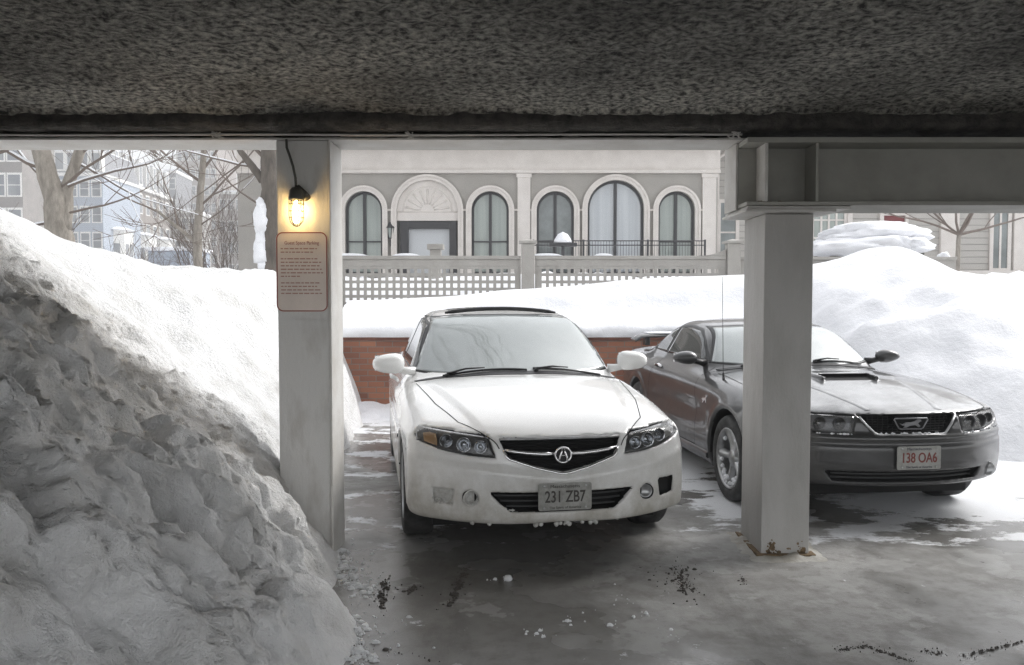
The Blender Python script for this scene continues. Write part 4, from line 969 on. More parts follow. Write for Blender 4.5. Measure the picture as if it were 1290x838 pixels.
for k, (u, wd) in enumerate(((440, .3), (512, .22), (688, .25), (760, .15))):
    q = MB(); random.seed(k); cx = X(u)
    vs = [(cx+wd*t, yy, Z(322.5)+.003+h*(1-abs(t)**3)) for t in np.linspace(-1, 1, 9) for yy, h in ((-.05, 0), (-.045, .035), (.045, .035), (.05, 0))]
    q.add(vs, [(i*4+j, i*4+j+1, i*4+5+j, i*4+4+j) for i in range(8) for j in range(3)]).build('rail_snow', M['snow'], fr, smooth=True)
def lone_post(u, Y, vtop, label):
    r = empty('garden_post', (P(u, 320, Y).x, Y, 1.2), label=label, cat='post'); t = P(u, vtop, Y).z-1.2
    MB().box(-.10, .10, -.10, .10, 0, t-.1).build('shaft', M['fence'], r, bevel=.005); MB().box(-.15, .15, -.15, .15, t-.098, t).build('post_cap', M['fence'], r, bevel=.01)
lone_post(549, 15.5, 308, 'short capped garden post in front of the pale doorway behind the lattice fence')

# dark panel fence piece to the right under the snow lump
r = empty('board_fence', (4.9, 13.2, 1.2), label='plain grey-taupe board fence half buried under snow right of the thick column', cat='fence')
MB().box(-1.4, 2.1, -.02, .02, 0, .93).build('boards', M['fence'], r); MB().box(-1.4, 2.1, -.06, .06, .932, .98).build('top_rail', M['fence'], r, bevel=.006)

# ------------------------------------------------------------------ arcaded building
BY = 20.0
def FX(u): return P(u, 300, BY).x
def FZ(v): return P(645, v, BY).z
bl = empty('arcaded_building', (0, BY, 0), label='long taupe and cream building with round arched windows behind the lattice fence', cat='building')
M['glass_pale'] = mat('window with pale green curtains', (.33,.37,.34), .15, c2=(.25,.29,.27), scale=1, stretch=(9,1,.3), ramp=(.3,.7), coat=1)
M['glass_white'] = mat('window with white curtains', (.50,.53,.55), .15, c2=(.40,.43,.46), scale=1, stretch=(9,1,.3), ramp=(.3,.7), coat=1)
M['glass_dark'] = mat('dark window', (.10,.12,.12), .08, c2=(.22,.25,.25), scale=1.2, ramp=(.4,.7), coat=1)
M['frame_dark'] = mat('dark window frame', (.03,.03,.033), .4)
def arch_loop(xa, xb, zb, zt, n=20, d=0):
    xa -= d; xb += d; r = (xb-xa)/2; cx = (xa+xb)/2; zc = zt+d-r
    return [(xa, zb), (xb, zb)]+[(cx+r*math.cos(t), zc+r*math.sin(t)) for t in np.linspace(0, math.pi, n)]
GB = 1.1; zsill = FZ(345)
arches = [(435,482,241,'glass_pale'),(500,577,227,None),(594,641,241,'glass_pale'),(676,723,241,'glass_dark'),(740,811,227,'glass_white'),(829,875,241,'glass_pale')]
holes = [arch_loop(FX(a), FX(b), zsill, FZ(t)) for a, b, t, g in arches]
plate('wall', [(FX(300), GB), (FX(903), GB), (FX(903), FZ(219)), (FX(300), FZ(219))], holes, 0, .30, M['stucco'], bl)
MB().box(FX(300), FX(903), .302, 9, GB, FZ(150)).build('building_body', M['stucco'], bl)
q = MB(); q.box(FX(300), FX(906), -.04, .30, FZ(214)+.0, FZ(186)); q.build('frieze', M['trim'], bl)
q = MB(); q.box(FX(300), FX(906), -.10, .30, FZ(219)+.002, FZ(214)-.002); q.build('moulding', M['trim'], bl, bevel=.02)
q = MB(); q.box(FX(300), FX(912), -.55, .6, FZ(185)+.002, FZ(178)); q.box(FX(300), FX(914), -.65, .6, FZ(178)+.002, FZ(168)); q.build('cornice', M['trim'], bl, bevel=.02)
MB().box(FX(300), FX(914), -.66, 9.5, FZ(168)+.002, FZ(168)+.22).build('roof_snow', M['snow'], bl, bevel=.08)
for a, b in ((652, 668), (884, 901), (412, 424)):
    q = MB(); q.box(FX(a), FX(b), -.06, -.002, GB, FZ(219)-.003); q.box(FX(a)-.03, FX(b)+.03, -.08, -.062, FZ(224), FZ(219)-.004); q.build('pilaster', M['trim'], bl)
for u0, u1 in ((424,430),(487,495),(582,590),(646,652),(668,671),(728,735),(816,824),(880,884)):
    q = MB(); q.box(FX(u0), FX(u1), -.05, -.002, FZ(266), FZ(263.5)); q.build('impost_band', M['trim'], bl)
for a, b, t, g in arches:
    xa, xb, zt = FX(a), FX(b), FZ(t); tw = .10
    inner = arch_loop(xa, xb, zsill, zt)
    o = plate('window' if g else 'doorway', arch_loop(xa, xb, zsill-.001, zt, d=tw), [arch_loop(xa, xb, zsill, zt)], -.055, -.002, M['trim'], bl)
    plate('arch_trim', arch_loop(xa, xb, zsill-.001, zt, d=tw+.03), [arch_loop(xa, xb, zsill, zt, d=tw-.02)], -.085, -.057, M['trim'], o)
    if g:
        plate('frame', arch_loop(xa+.002, xb-.002, zsill, zt-.002), [arch_loop(xa, xb, zsill+.05, zt, d=-.055)], .10, .16, M['frame_dark'], o)
        MB().box((xa+xb)/2-.035, (xa+xb)/2+.035, .09, .16, zsill, zt-.03).build('mullion', M['frame_dark'], o)
        plate('pane', arch_loop(xa, xb, zsill, zt, d=-.03), [], .165, .175, M[g], o)
        if a != 740: MB().box(xa+.03, xb-.03, .11, .15, FZ(305), FZ(305)+.03).build('glazing_bar', M['frame_dark'], o)
    else:
        zs = FZ(278)
        plate('tympanum', [(xa, zs), (xb, zs)]+inner[2:], [], .03, .06, M['trim'], o)
        cx = (xa+xb)/2; rr = (xb-xa)/2; q = MB()
        zc = zt-rr
        for k in range(9):
            t = math.pi*(k+.5)/9; q.tube([(cx+.22*rr*math.cos(t), .025, zc+.22*rr*math.sin(t)), (cx+.72*rr*math.cos(t), .025, zc+.72*rr*math.sin(t))], [.012, .03], 6)
        q.tube([(cx+.8*rr*math.cos(t), .028, zc+.8*rr*math.sin(t)) for t in np.linspace(0, math.pi, 18)], .018, 6)
        q.tube([(xa+.02, .028, zc-.02), (xb-.02, .028, zc-.02)], .014, 6)
        q.build('sunburst', M['trim'], o, smooth=True)
        q = MB(); q.box(FX(504), FX(514), .02, .14, zsill, FZ(279)); q.box(FX(566), FX(575), .02, .14, zsill, FZ(279)); q.box(FX(514)+.002, FX(566)-.002, .02, .14, FZ(288), FZ(279)); q.build('door_frame', M['frame_dark'], o)
        MB().box(FX(514), FX(566), .15, .18, zsill, FZ(288)).build('door', mat('pale door', (.47,.49,.51), .3, coat=1), o)
# railing in front of the right hand arches
rl = empty('balcony_railing', (0, 18.6, 1.2), label='thin dark metal railing in front of the right three arches', cat='railing')
def X2(u): return P(u, 310, 18.6).x
def Z2(v): return P(645, v, 18.6).z-1.2
q = MB()
for v in (303.5, 309): q.tube([(X2(672), 0, Z2(v)), (X2(888), 0, Z2(v))], .012, 6)
q.build('rail', M['frame_dark'], rl)
q = MB()
for k in range(62): x = X2(672)+(X2(888)-X2(672))*k/61; q.tube([(x, 0, .3), (x, 0, Z2(303.5))], .0055, 4)
q.build('baluster', M['frame_dark'], rl, kind='stuff')
for u in (672, 735, 816, 888): MB().box(X2(u)-.02, X2(u)+.02, -.02, .02, 0, Z2(302)).build('rail_post', M['frame_dark'], rl)
# wall lantern between arches, and a second one by the pilaster
def lantern(u, v, label):
    r = empty('wall_lantern', (FX(u), BY-.06, FZ(v)), label=label, cat='lamp')
    q = MB(); q.lathe([(0,.26),(.03,.22),(.10,.12),(.10,.10),(0,.10)], 6); q.lathe([(.0,-.16),(.05,-.15),(.05,-.13),(0,-.12)], 6, Matrix.Translation((0,-.0,0)))
    for k in range(6): a = math.pi/3*k; q.tube([(.085*math.cos(a), .085*math.sin(a), .10), (.05*math.cos(a), .05*math.sin(a), -.13)], .008, 4)
    q.tube([(0, 0, -.15), (0, .03, -.30), (0, .05, -.32)], .018, 6); q.build('lantern_frame', M['frame_dark'], r)
    MB().lathe([(.075,.10),(.042,-.13)], 6).build('lantern_glass', M['glass_pale'], r)
lantern(492, 293, 'dark wall lantern between the leftmost small arch and the door arch'); 
sh = empty('garden_lamp', (P(709, 300, 17).x, 17, 1.2), label='snow covered lump on a dark garden post before the dark arched window', cat='garden lamp')
zt = P(709, 297, 17).z-1.2
MB().tube([(0, 0, 0), (0, 0, zt-.2)], .03, 8).build('post', M['frame_dark'], sh)
MB().box(-.28, .28, -.12, .12, zt-.22, zt-.15).build('shelf', M['frame_dark'], sh)
MB().lathe([(0,.22),(.10,.17),(.17,.06),(.19,0),(.0,-.01)], 16, Matrix.Translation((0, 0, zt-.14))).build('snow_cap', M['snow'], sh, smooth=True)

# ------------------------------------------------------------------ clapboard building to the right
def clap_mat(name, c, c2, row=.11):
    m = mat(name, c, .7); n = m.node_tree; b = n.nodes['Principled BSDF']; L = n.links.new
    tc = n.nodes.new('ShaderNodeTexCoord'); sx = n.nodes.new('ShaderNodeSeparateXYZ'); L(tc.outputs['Object'], sx.inputs[0])
    a = n.nodes.new('ShaderNodeMath'); a.operation = 'MULTIPLY'; a.inputs[1].default_value = 1/row; L(sx.outputs[2], a.inputs[0]); f = n.nodes.new('ShaderNodeMath'); f.operation = 'FRACT'; L(a.outputs[0], f.inputs[0])
    r = n.nodes.new('ShaderNodeMapRange'); r.inputs[1].default_value = .80; r.inputs[2].default_value = .98; L(f.outputs[0], r.inputs[0])
    x = n.nodes.new('ShaderNodeMix'); x.data_type = 'RGBA'; x.inputs[6].default_value = (*c, 1); x.inputs[7].default_value = (*c2, 1); L(r.outputs[0], x.inputs[0]); L(x.outputs[2], b.inputs['Base Color'])
    bp = n.nodes.new('ShaderNodeBump'); bp.inputs['Distance'].default_value = .02; bp.invert = True; L(f.outputs[0], bp.inputs['Height']); L(bp.outputs[0], b.inputs['Normal'])
    return m
M['clap'] = clap_mat('grey clapboard', (.44,.42,.39), (.24,.23,.21), .16)
CY = 21.0
def CX(u): return P(u, 300, CY).x
def CZ(v): return P(645, v, CY).z
cb = empty('clapboard_building', (0, CY, 0), label='grey clapboard building with cream trim at the right edge, seen under the deep beam', cat='building')
MB().box(CX(902), CX(1500), 0, 8, 1.0, CZ(150)).build('wall', M['clap'], cb)
def cwin(u0, u1, v0, v1, frame, pane, parts=2, rows=1):
    x0, x1, z1, z0 = CX(u0), CX(u1), CZ(v0), CZ(v1)
    f = plate('window', [(x0-.09, z0-.09), (x1+.09, z0-.09), (x1+.09, z1+.09), (x0-.09, z1+.09)], [[(x0, z0), (x1, z0), (x1, z1), (x0, z1)]], -.06, -.002, frame, cb)
    MB().box(x0, x1, -.03, -.02, z0, z1).build('pane', pane, f)
    q = MB()
    for k in range(1, parts): x = x0+(x1-x0)*k/parts; q.box(x-.025, x+.025, -.05, -.032, z0, z1)
    for k in range(1, rows): z = z0+(z1-z0)*k/rows; q.box(x0, x1, -.053, -.034, z-.02, z+.02)
    if parts+rows > 2: q.build('glazing_bar', frame, f)
cwin(907, 926, 256, 330, M['trim'], M['glass_dark'], 1, 2)
cwin(1024, 1062, 255, 345, M['trim'], M['glass_pale'], 4, 4)
cwin(1250, 1268, 240, 338, M['trim'], M['glass_dark'], 2, 1)
for u0, u1 in ((1066, 1072), (1183, 1206), (1275, 1330)): MB().box(CX(u0), CX(u1), -.09, -.003, 1.0, CZ(200)).build('pilaster', M['trim'], cb)
MB().box(CX(1175), CX(1400), -.16, -.003, 1.0, CZ(341)).build('plinth', M['trim'], cb)
q = plate('doorway', [(CX(1106), 1.0), (CX(1142), 1.0), (CX(1142), CZ(268)), (CX(1106), CZ(268))], [[(CX(1111), 1.02), (CX(1138), 1.02), (CX(1138), CZ(272)), (CX(1111), CZ(272))]], -.10, -.003, M['trim'], cb)
MB().box(CX(1111), CX(1138), -.04, -.02, 1.02, CZ(272)).build('door', mat('red door', (.18,.025,.025), .4), q)
q = MB(); q.tube([(CX(925), -.45, CZ(178)), (CX(922), -.40, CZ(186)), (CX(903), -.10, CZ(199)), (CX(902), -.09, CZ(206)), (CX(902), -.09, 1.0)], .05, 10); q.build('downpipe', M['trim'], cb, smooth=True)
MB().box(CX(902), CX(1500), -.6, .0, CZ(176), CZ(168)).build('eave', M['trim'], cb)

# snow heaped on a hedge
def lump(u0, u1, vt, vb, Y, dy, seed):
    a, b = P(u0, vt, Y), P(u1, vb, Y); cx, cz = (a.x+b.x)/2, (a.z+b.z)/2; rx, rz = (b.x-a.x)/2, (a.z-b.z)/2
    vs = []; nu, nv = 48, 22
    for i in range(nv+1):
        t = math.pi*i/nv
        for j in range(nu):
            p = 2*math.pi*j/nu; c = Vector((math.cos(p)*math.sin(t)**.7, math.sin(p)*math.sin(t)**.7, math.cos(t))); k = 1+.24*fbm(c.x*1.1+seed, c.y*1.5, c.z*1.5, o=4)
            z = c.z*rz*k*(1 if c.z > 0 else .75); vs.append((c.x*rx*k, c.y*dy*k, z))
    return MB().add(vs, [(i*nu+j, i*nu+(j+1) % nu, (i+1)*nu+(j+1) % nu, (i+1)*nu+j) for i in range(nv) for j in range(nu)]), Vector((cx, Y, cz))
hd = empty('snowy_hedge', (P(1095, 300, 15.5).x, 15.5, 1.2), label='clipped hedge buried under a wide mushroom of snow, left of the pale pilaster', cat='hedge')
MB().box(-.9, .85, -.45, .45, 0, P(1095, 312, 15.5).z-1.2).build('hedge_body', mat('dark hedge', (.05,.055,.04), .9, c2=(.12,.11,.09), scale=20, bump=1), hd, bevel=.1)
for k, a in enumerate(((1034, 1168, 281, 314, 15.4, .8, 1), (1022, 1150, 298, 332, 15.2, .95, 4), (1100, 1166, 298, 326, 15.2, .7, 9))):
    mb, c = lump(*a); o = mb.build('snow_load', M['bank'], hd, smooth=True); o.data.transform(Matrix.Translation(c-Vector(hd.location)))
mb, c = lump(1182, 1196, 318, 334, 13.6, .12, 3); o = mb.build('snow_heap', M['bank'], smooth=True, label='little pointed heap of snow on the crest of the slope below the pale pilaster', cat='snow'); o.location = c

# ------------------------------------------------------------------ bare trees
M['bark'] = mat('bark', (.19,.17,.145), .9, c2=(.33,.30,.26), scale=14, bump=.8, bscale=30, stretch=(1,1,.3))
M['bark_dark'] = mat('dark bark', (.085,.075,.065), .9, c2=(.15,.13,.11), scale=14, bump=.8, bscale=30, stretch=(1,1,.3))
M['twig'] = mat('twigs', (.16,.13,.11), .9)
def grow(mb, mt, p, d, r, L, lvl, rnd, spread=.6, droop=0, snow=None, nseg=4, minr=.004):
    pts = [p.copy()]; rr = [r]; q = p.copy(); dd = d.copy()
    for k in range(nseg):
        dd = (dd+Vector((rnd.uniform(-1, 1), rnd.uniform(-1, 1), rnd.uniform(-.6, 1)-droop))*.16).normalized(); q = q+dd*L/nseg
        pts.append(q.copy()); rr.append(r*(1-.45*(k+1)/nseg))
    (mb if r > .05 else mt).tube(pts, rr, 7 if r > .05 else (4 if r > .012 else 3), cap=False)
    if snow is not None and r > .008 and abs(dd.z) < .75 and rnd.random() < .4: snow.tube([v+Vector((0, 0, x*.9)) for v, x in zip(pts, rr)], [x*.75+.003 for x in rr], 4, cap=False)
    if lvl <= 0: return
    nb = rnd.choice((2, 3, 3)) if lvl > 1 else rnd.choice((3, 4))
    for k in range(nb):
        i = nseg if k == 0 else rnd.randint(1, nseg); t = Vector((rnd.uniform(-1, 1), rnd.uniform(-1, 1), rnd.uniform(-.25, .9)))
        nd = (dd+t*spread*(.6 if k == 0 else 1.5)).normalized(); nr = max(rr[i]*(.85 if k == 0 else .58), minr)
        grow(mb, mt, pts[i], nd, nr, L*rnd.uniform(.62, .85), lvl-1, rnd, spread, droop, snow, max(3, nseg-1), minr)
def tree(name, loc, limbs, seed, lvl, bark, label, cat='tree', snowy=True, spread=.6, minr=.006, twig=None, group=None):
    """limbs: (start point, direction, radius, length) of the trunk pieces, relative to the foot"""
    root = empty(name, loc, label=label, cat=cat, group=group); rnd = random.Random(seed); tr = MB(); tw = MB(); sn = MB() if snowy else None
    for pts, rr in limbs['trunk']:
        k = len(pts); fine = []; fr_ = []
        for i in range(k-1):
            for t in np.linspace(0, 1, 5)[:-1]: fine.append(Vector(pts[i]).lerp(Vector(pts[i+1]), t)+Vector((rnd.uniform(-1, 1), rnd.uniform(-1, 1), 0))*rr[i]*.08); fr_.append(rr[i]+(rr[i+1]-rr[i])*t)
        fine.append(Vector(pts[-1])); fr_.append(rr[-1]); tr.tube(fine, fr_, 14)
    for p, d, r, L in limbs['limbs']: grow(tr, tw, Vector(p), Vector(d).normalized(), r, L, lvl, rnd, spread, 0, sn, 5, minr)
    tr.build('trunk', bark, root, smooth=True); tw.build('crown', twig or M['twig'], root)
    if sn and sn.v: sn.build('branch_snow', M['snow'], root, smooth=True)
    return root
def px(u, v, Y, base): return P(u, v, Y)-Vector(base)
B1 = (P(75, 330, 14).x, 14, .9)
tree('bare_tree', B1, dict(trunk=[([(.12,0,0), px(76,300,14,B1), px(68,250,14,B1), px(54,195,14,B1), px(40,150,14,B1)], [.30,.21,.175,.145,.11]),
    ([px(80,290,14,B1), px(84,240,14.1,B1), px(100,190,14.2,B1), px(108,150,14.2,B1)], [.13,.10,.085,.07])],
    limbs=[(px(72,240,14,B1), (.9,.1,.5), .032, 1.5), (px(60,215,14,B1), (-.9,-.2,.3), .035, 1.6), (px(86,235,14,B1), (1,-.3,.25), .028, 1.5), (px(78,270,14,B1), (1,0,.15), .024, 1.2), (px(55,200,14,B1), (-.6,.2,.8), .04, 1.6),
    (px(100,195,14.2,B1), (.9,0,.5), .035, 1.5), (px(45,180,14,B1), (-1,0,-.3), .03, 1.4), (px(66,280,14,B1), (-1,.1,-.1), .026, 1.3), (px(96,205,14.2,B1), (.9,.1,-.4), .022, 1.3), (px(75,240,14,B1), (-.8,.1,.6), .03, 1.5), (px(105,170,14.2,B1), (1,.2,.1), .03, 1.7), (px(70,300,14,B1), (-.9,-.2,.5), .02, 1.3)]), 11, 4, M['bark'], 'thick forked bare tree trunk at the far left above the snow bank', minr=.0045)
B2 = (P(250, 345, 17).x, 17, 1.1)
tree('bare_tree', B2, dict(trunk=[([(0,0,0), px(249,300,17,B2), px(252,250,17,B2), px(256,200,17,B2), px(258,160,17,B2)], [.10,.085,.07,.06,.05]), ([px(247,305,17,B2), px(228,290,17,B2), px(208,274,17,B2), px(196,264,17,B2)], [.045,.038,.032,.026])],
    limbs=[(px(252,260,17,B2), (1,0,.9), .03, 1.6), (px(254,230,17,B2), (-1,0,1), .03, 1.5), (px(255,215,17,B2), (.8,.2,.9), .03, 1.7), (px(200,268,17,B2), (-.9,0,.5), .02, 1.2), (px(225,288,17,B2), (-.1,0,1), .018, 1.2), (px(256,190,17,B2), (-.7,0,.6), .03, 1.6), (px(257,185,17,B2), (.9,0,.3), .028, 1.5), (px(250,285,17,B2), (1,0,.5), .02, 1.3)]), 23, 4, M['bark'], 'slender grey tree with one long low limb reaching left towards the row houses', minr=.005)
B3 = (P(343, 350, 12.5).x, 12.5, 1.0)
tree('bare_tree', B3, dict(trunk=[([(0,0,0), px(344,300,12.5,B3), px(343,250,12.5,B3), px(341,205,12.5,B3), px(340,150,12.5,B3), (0,-.1,4.6), (.3,-.3,6.2)], [.20,.18,.16,.14,.13,.11,.08]), ([px(331,228,12.5,B3), px(318,210,12.5,B3), px(304,192,12.5,B3), px(288,165,12.5,B3)], [.065,.055,.045,.04])],
    limbs=[(px(318,210,12.5,B3), (-1,0,.1), .018, 1.0), (px(304,192,12.5,B3), (.3,0,1), .02, 1.0), (px(310,200,12.5,B3), (-.7,0,-.6), .015, 1.0), (px(330,260,12.5,B3), (-1,0,.6), .015, .9), (px(334,200,12.5,B3), (-.6,0,.7), .03, 1.2),
    ((0,-.1,4.0), (.62,-.85,.28), .10, 3.4), ((.05,-.1,4.5), (.85,-.7,.45), .09, 3.2), ((0,-.1,3.9), (.25,-1,.45), .08, 3.2), ((.1,-.2,5.2), (.9,-.55,.4), .07, 2.8), ((.3,-.3,6.2), (.7,-.2,.9), .07, 2.2), ((.3,-.3,6.1), (-.5,-.6,.9), .06, 2.2)]), 31, 4, M['bark_dark'], 'dark tree close behind the left column with snow plastered on its trunk')
t3 = bpy.context.scene.objects['bare_tree.002']; q = MB(); rn = random.Random(9)
for i in range(26):
    v = 258+i*3.3; c = px(338+rn.uniform(-3, 2), v, 12.5, B3); r = rn.uniform(.05, .12)*(1 if i < 19 else .6); r2 = r*rn.uniform(1.1, 2.0); vs = []
    for a_ in range(9):
        for b_ in range(12):
            t, p = math.pi*a_/8, 2*math.pi*b_/12; w_ = Vector((math.cos(p)*math.sin(t), math.sin(p)*math.sin(t), math.cos(t))); k_ = 1+.5*fbm(w_.x+i, w_.y, w_.z, o=4)
            vs.append((c.x-.06+w_.x*r*k_, c.y-.13+w_.y*r*.8*k_, c.z+w_.z*r2*k_))
    q.add(vs, [(x_*12+y_, x_*12+(y_+1) % 12, (x_+1)*12+(y_+1) % 12, (x_+1)*12+y_) for x_ in range(8) for y_ in range(12)])
q.build('trunk_snow', M['snow'], t3, smooth=True, kind='stuff')
# brushy twigs further back
for k, (u, v, Y, h, lab) in enumerate(((290, 345, 20, 3.2, 'tangled brown shrub above the snow crest just left of the dark trunk'), (268, 345, 24, 3.4, 'second tangled shrub, right behind the slender grey tree'), (142, 335, 22, 2.2, 'thin many-stemmed shrub before the blue-grey house'), (312, 340, 27, 4.2, 'taller pale brown thicket rising behind the tangled shrubs'), (28, 300, 17, 2.6, 'leafless shrub at the left edge of the view, left of the thick forked trunk'), (180, 342, 26, 2.4, 'spindly shrub below the row house bay windows'))):
    c = P(u, v, Y); rnd = random.Random(40+k); base = (c.x, Y, 1.0); lim = []
    for j in range(8 if k < 2 or k == 3 else 4): a = rnd.uniform(0, 6.28); lim.append(((.5*math.cos(a)*rnd.random(), .5*math.sin(a)*rnd.random(), 0), (math.cos(a)*.5, math.sin(a)*.5, 1), .03, h*.42))
    tree('bare_shrub', base, dict(trunk=[([(0,0,-.1), (0,0,.2)], [.05,.04])], limbs=lim), 60+k, 3, M['bark'], lab, 'shrub', snowy=k in (2, 5), spread=.45, minr=.006)
# sapling twigs in front of the clapboard wall on the right
B4 = (P(1205, 345, 16.5).x, 16.5, 1.2)
tree('bare_sapling', B4, dict(trunk=[([(0,0,0), px(1207,320,16.5,B4), px(1208,296,16.5,B4)], [.05,.045,.04])], limbs=[(px(1208,296,16.5,B4), d, .028, 1.3) for d in ((-1,0,.9), (1,0,.9), (-.3,0,1), (.5,.1,1), (-1,0,.3), (1,0,.25))]), 77, 3, M['bark'], 'pale leafless sapling before the clapboard wall at the right', snowy=False, spread=.5, minr=.005)

# ------------------------------------------------------------------ street of town houses, far left
M['wglass'] = mat('far window glass', (.10,.11,.13), .15, c2=(.20,.21,.22), scale=.6, coat=1)
M['white_trim'] = mat('white painted trim', (.72,.71,.68), .6)
M['slate'] = mat('slate mansard', (.20,.20,.215), .7, c2=(.28,.28,.29), scale=5)
def house(name, x, y, rz, wd, dp, hgt, m, cols, floors, label, mansard=0, bays=(), z0=.7, group='town houses along the street', winw=.9, winh=1.5, bay_h=None):
    r = empty(name, (x, y, z0), rz, label=label, cat='house', group=group)
    MB().box(0, wd, 0, dp, 0, hgt).build('wall', m, r)
    MB().box(-.15, wd+.15, -.35, dp+.1, hgt+.002, hgt+.35).build('cornice', M['white_trim'], r, bevel=.03)
    q = MB()
    if mansard:
        a, b = hgt+.36, hgt+.36+mansard; q.add([(0,-.1,a),(wd,-.1,a),(wd,dp,a),(0,dp,a),(.5,.8,b),(wd-.5,.8,b),(wd-.5,dp-.8,b),(.5,dp-.8,b)], [(0,1,5,4),(1,2,6,5),(2,3,7,6),(3,0,4,7),(4,5,6,7),(0,3,2,1)])
        rf = q.build('roof', M['slate'], r); MB().box(.4, wd-.4, .7, dp-.7, b+.002, b+.12).build('roof_snow', M['snow'], rf, bevel=.05)
        for k in range(cols):
            cx = wd*(k+.5)/cols; d = MB(); d.box(cx-.6, cx+.6, -.12, .7, a+.15, b-.25); dm = d.build('dormer', M['white_trim'], r)
            MB().box(cx-.4, cx+.4, -.14, -.123, a+.35, b-.45).build('pane', M['wglass'], dm)
            MB().box(cx-.75, cx+.75, -.25, .8, b-.248, b-.12).build('dormer_snow', M['snow'], dm, bevel=.07)
    else: MB().box(-.1, wd+.1, -.3, dp, hgt+.352, hgt+.6).build('roof_snow', M['snow'], r, bevel=.08)
    fh = hgt/floors
    for f in range(floors):
        for k in range(cols):
            if (f == 0 or (bay_h and f == 1)) and any(abs((k+.5)/cols*wd-b) < 1.6 for b in bays): continue
            cx = wd*(k+.5)/cols; zc = fh*(f+.52)
            w_ = MB(); w_.box(cx-winw/2-.12, cx+winw/2+.12, -.06, -.002, zc-winh/2-.12, zc+winh/2+.18); wo = w_.build('window', M['white_trim'], r)
            MB().box(cx-winw/2, cx+winw/2, -.075, -.062, zc-winh/2, zc+winh/2).build('pane', M['wglass'], wo)
            MB().box(cx-winw/2, cx+winw/2, -.09, -.077, zc-.03, zc+.03).build('glazing_bar', M['white_trim'], wo)
    for b in bays:
        q = MB(); pr = [(b-1.4, 0), (b-.8, -1.0), (b+.8, -1.0), (b+1.4, 0)]; h = bay_h or fh*1.05; K = 1.7 if bay_h else 1; pr = [(b+(xx-b)*K, yy*K) for xx, yy in pr]
        q.add([(px_, py_, 0) for px_, py_ in pr]+[(px_, py_, h) for px_, py_ in pr], [(0,1,5,4),(1,2,6,5),(2,3,7,6),(4,5,6,7)]); bo = q.build('bay_window', M['white_trim'], r)
        for xa, xb in ((b-.65*K, b-.1*K), (b+.1*K, b+.65*K)): MB().box(xa, xb, -1.02*K, -1.003*K, h*.3, h*.82).build('pane', M['wglass'], bo)
        for s_ in (-1, 1):
            T = Matrix.Translation((b+s_*1.1*K, -.5*K, 0)) @ Matrix.Rotation(s_*R(59), 4, 'Z'); MB().box(-.3*K, .3*K, -.03, -.015, h*.3, h*.82, T).build('pane', M['wglass'], bo)
        MB().lathe([(0,.30*K),(.9*K,.22*K),(1.5*K,.08),(1.55*K,0),(0,-.02)], 20, Matrix.Translation((b, -.1, h+.01)) @ Matrix.Diagonal((1,.8,1,1))).build('bay_snow', M['snow'], bo, smooth=True)
    return r
c_blue = clap_mat('blue-grey clapboard', (.36,.40,.46), (.26,.29,.34), .2); c_br = mat('brown-grey facade', (.26,.225,.20), .8, c2=(.21,.185,.165), scale=1); c_tan = mat('tan brick facade', (.30,.255,.225), .8, c2=(.25,.21,.19), scale=1)
c_lt = mat('pale facade', (.40,.385,.36), .8, c2=(.34,.32,.30), scale=1); c_dk = mat('dark brick facade', (.26,.24,.225), .8, c2=(.20,.185,.175), scale=1)
def hx(u, Y): return P(u, 300, Y).x
def hz_(v, Y): return P(645, v, Y).z-.7
def hw(u0, u1, Y): return hx(u1, Y)-hx(u0, Y)
house('town_house', hx(-90, 70), 70, 0, hw(-90, 30, 70), 5, 14.5, c_dk, 6, 5, 'dark brick house at the extreme left behind the thick forked tree', winw=1.0, winh=1.7)
house('town_house', hx(70, 88), 88, R(3), hw(70, 129, 88), 10, hz_(222, 88), c_blue, 4, 5, 'blue-grey clapboard house between the forked tree and the bay-windowed row', mansard=2.5, winw=.8, winh=1.5)
house('town_house', hx(131, 90), 90, R(95.5), 23, 9, hz_(222, 90), c_br, 9, 4, 'brown-grey row house with dormered mansard and snow-capped bays', mansard=3.4, bays=(2.6, 10.5, 18), winw=1.1, winh=2.2, bay_h=8.2)
house('town_house', hx(199, 116), 116, R(8), hw(199, 246, 116), 9, hz_(268, 116), c_lt, 5, 4, 'pale low house beyond the end of the bay-windowed row', winw=.8, winh=1.5)
house('town_house', hx(195, 130), 130, R(6), hw(195, 222, 130), 9, hz_(218, 130), M['slate'], 3, 6, 'narrow slate-grey house rising behind the pale low one', winw=.8, winh=1.5)
house('town_house', hx(224, 165), 165, R(0), hw(224, 274, 165), 12, hz_(165, 165), c_tan, 6, 10, 'tall tan brick block behind the slender grey tree', winw=.8, winh=1.6)
house('town_house', hx(276, 140), 140, R(-3), hw(276, 360, 140), 12, hz_(245, 140), c_tan, 8, 5, 'low tan house at the right, behind the tangled shrubs', winw=.9, winh=1.6)
for k, (u, Y, lab) in enumerate(((213, 30, 'grey-blue delivery box truck or shed side glimpsed above the snow crest'),)):
    r = empty('garden_shed', (P(u, 330, Y).x, Y, 1.0), label='pale blue-grey shed wall above the snow crest, below the row of houses', cat='shed')
    MB().box(-.75, .75, 0, 2, 0, P(u, 316, Y).z-1.0).build('wall', c_blue, r); MB().box(-.85, .85, -.1, 2.1, P(u, 316, Y).z-.998, P(u, 313, Y).z-.95).build('roof_snow', M['snow'], r, bevel=.03)

# ------------------------------------------------------------------ cars
sal = white_saloon()
cou = grey_coupe()

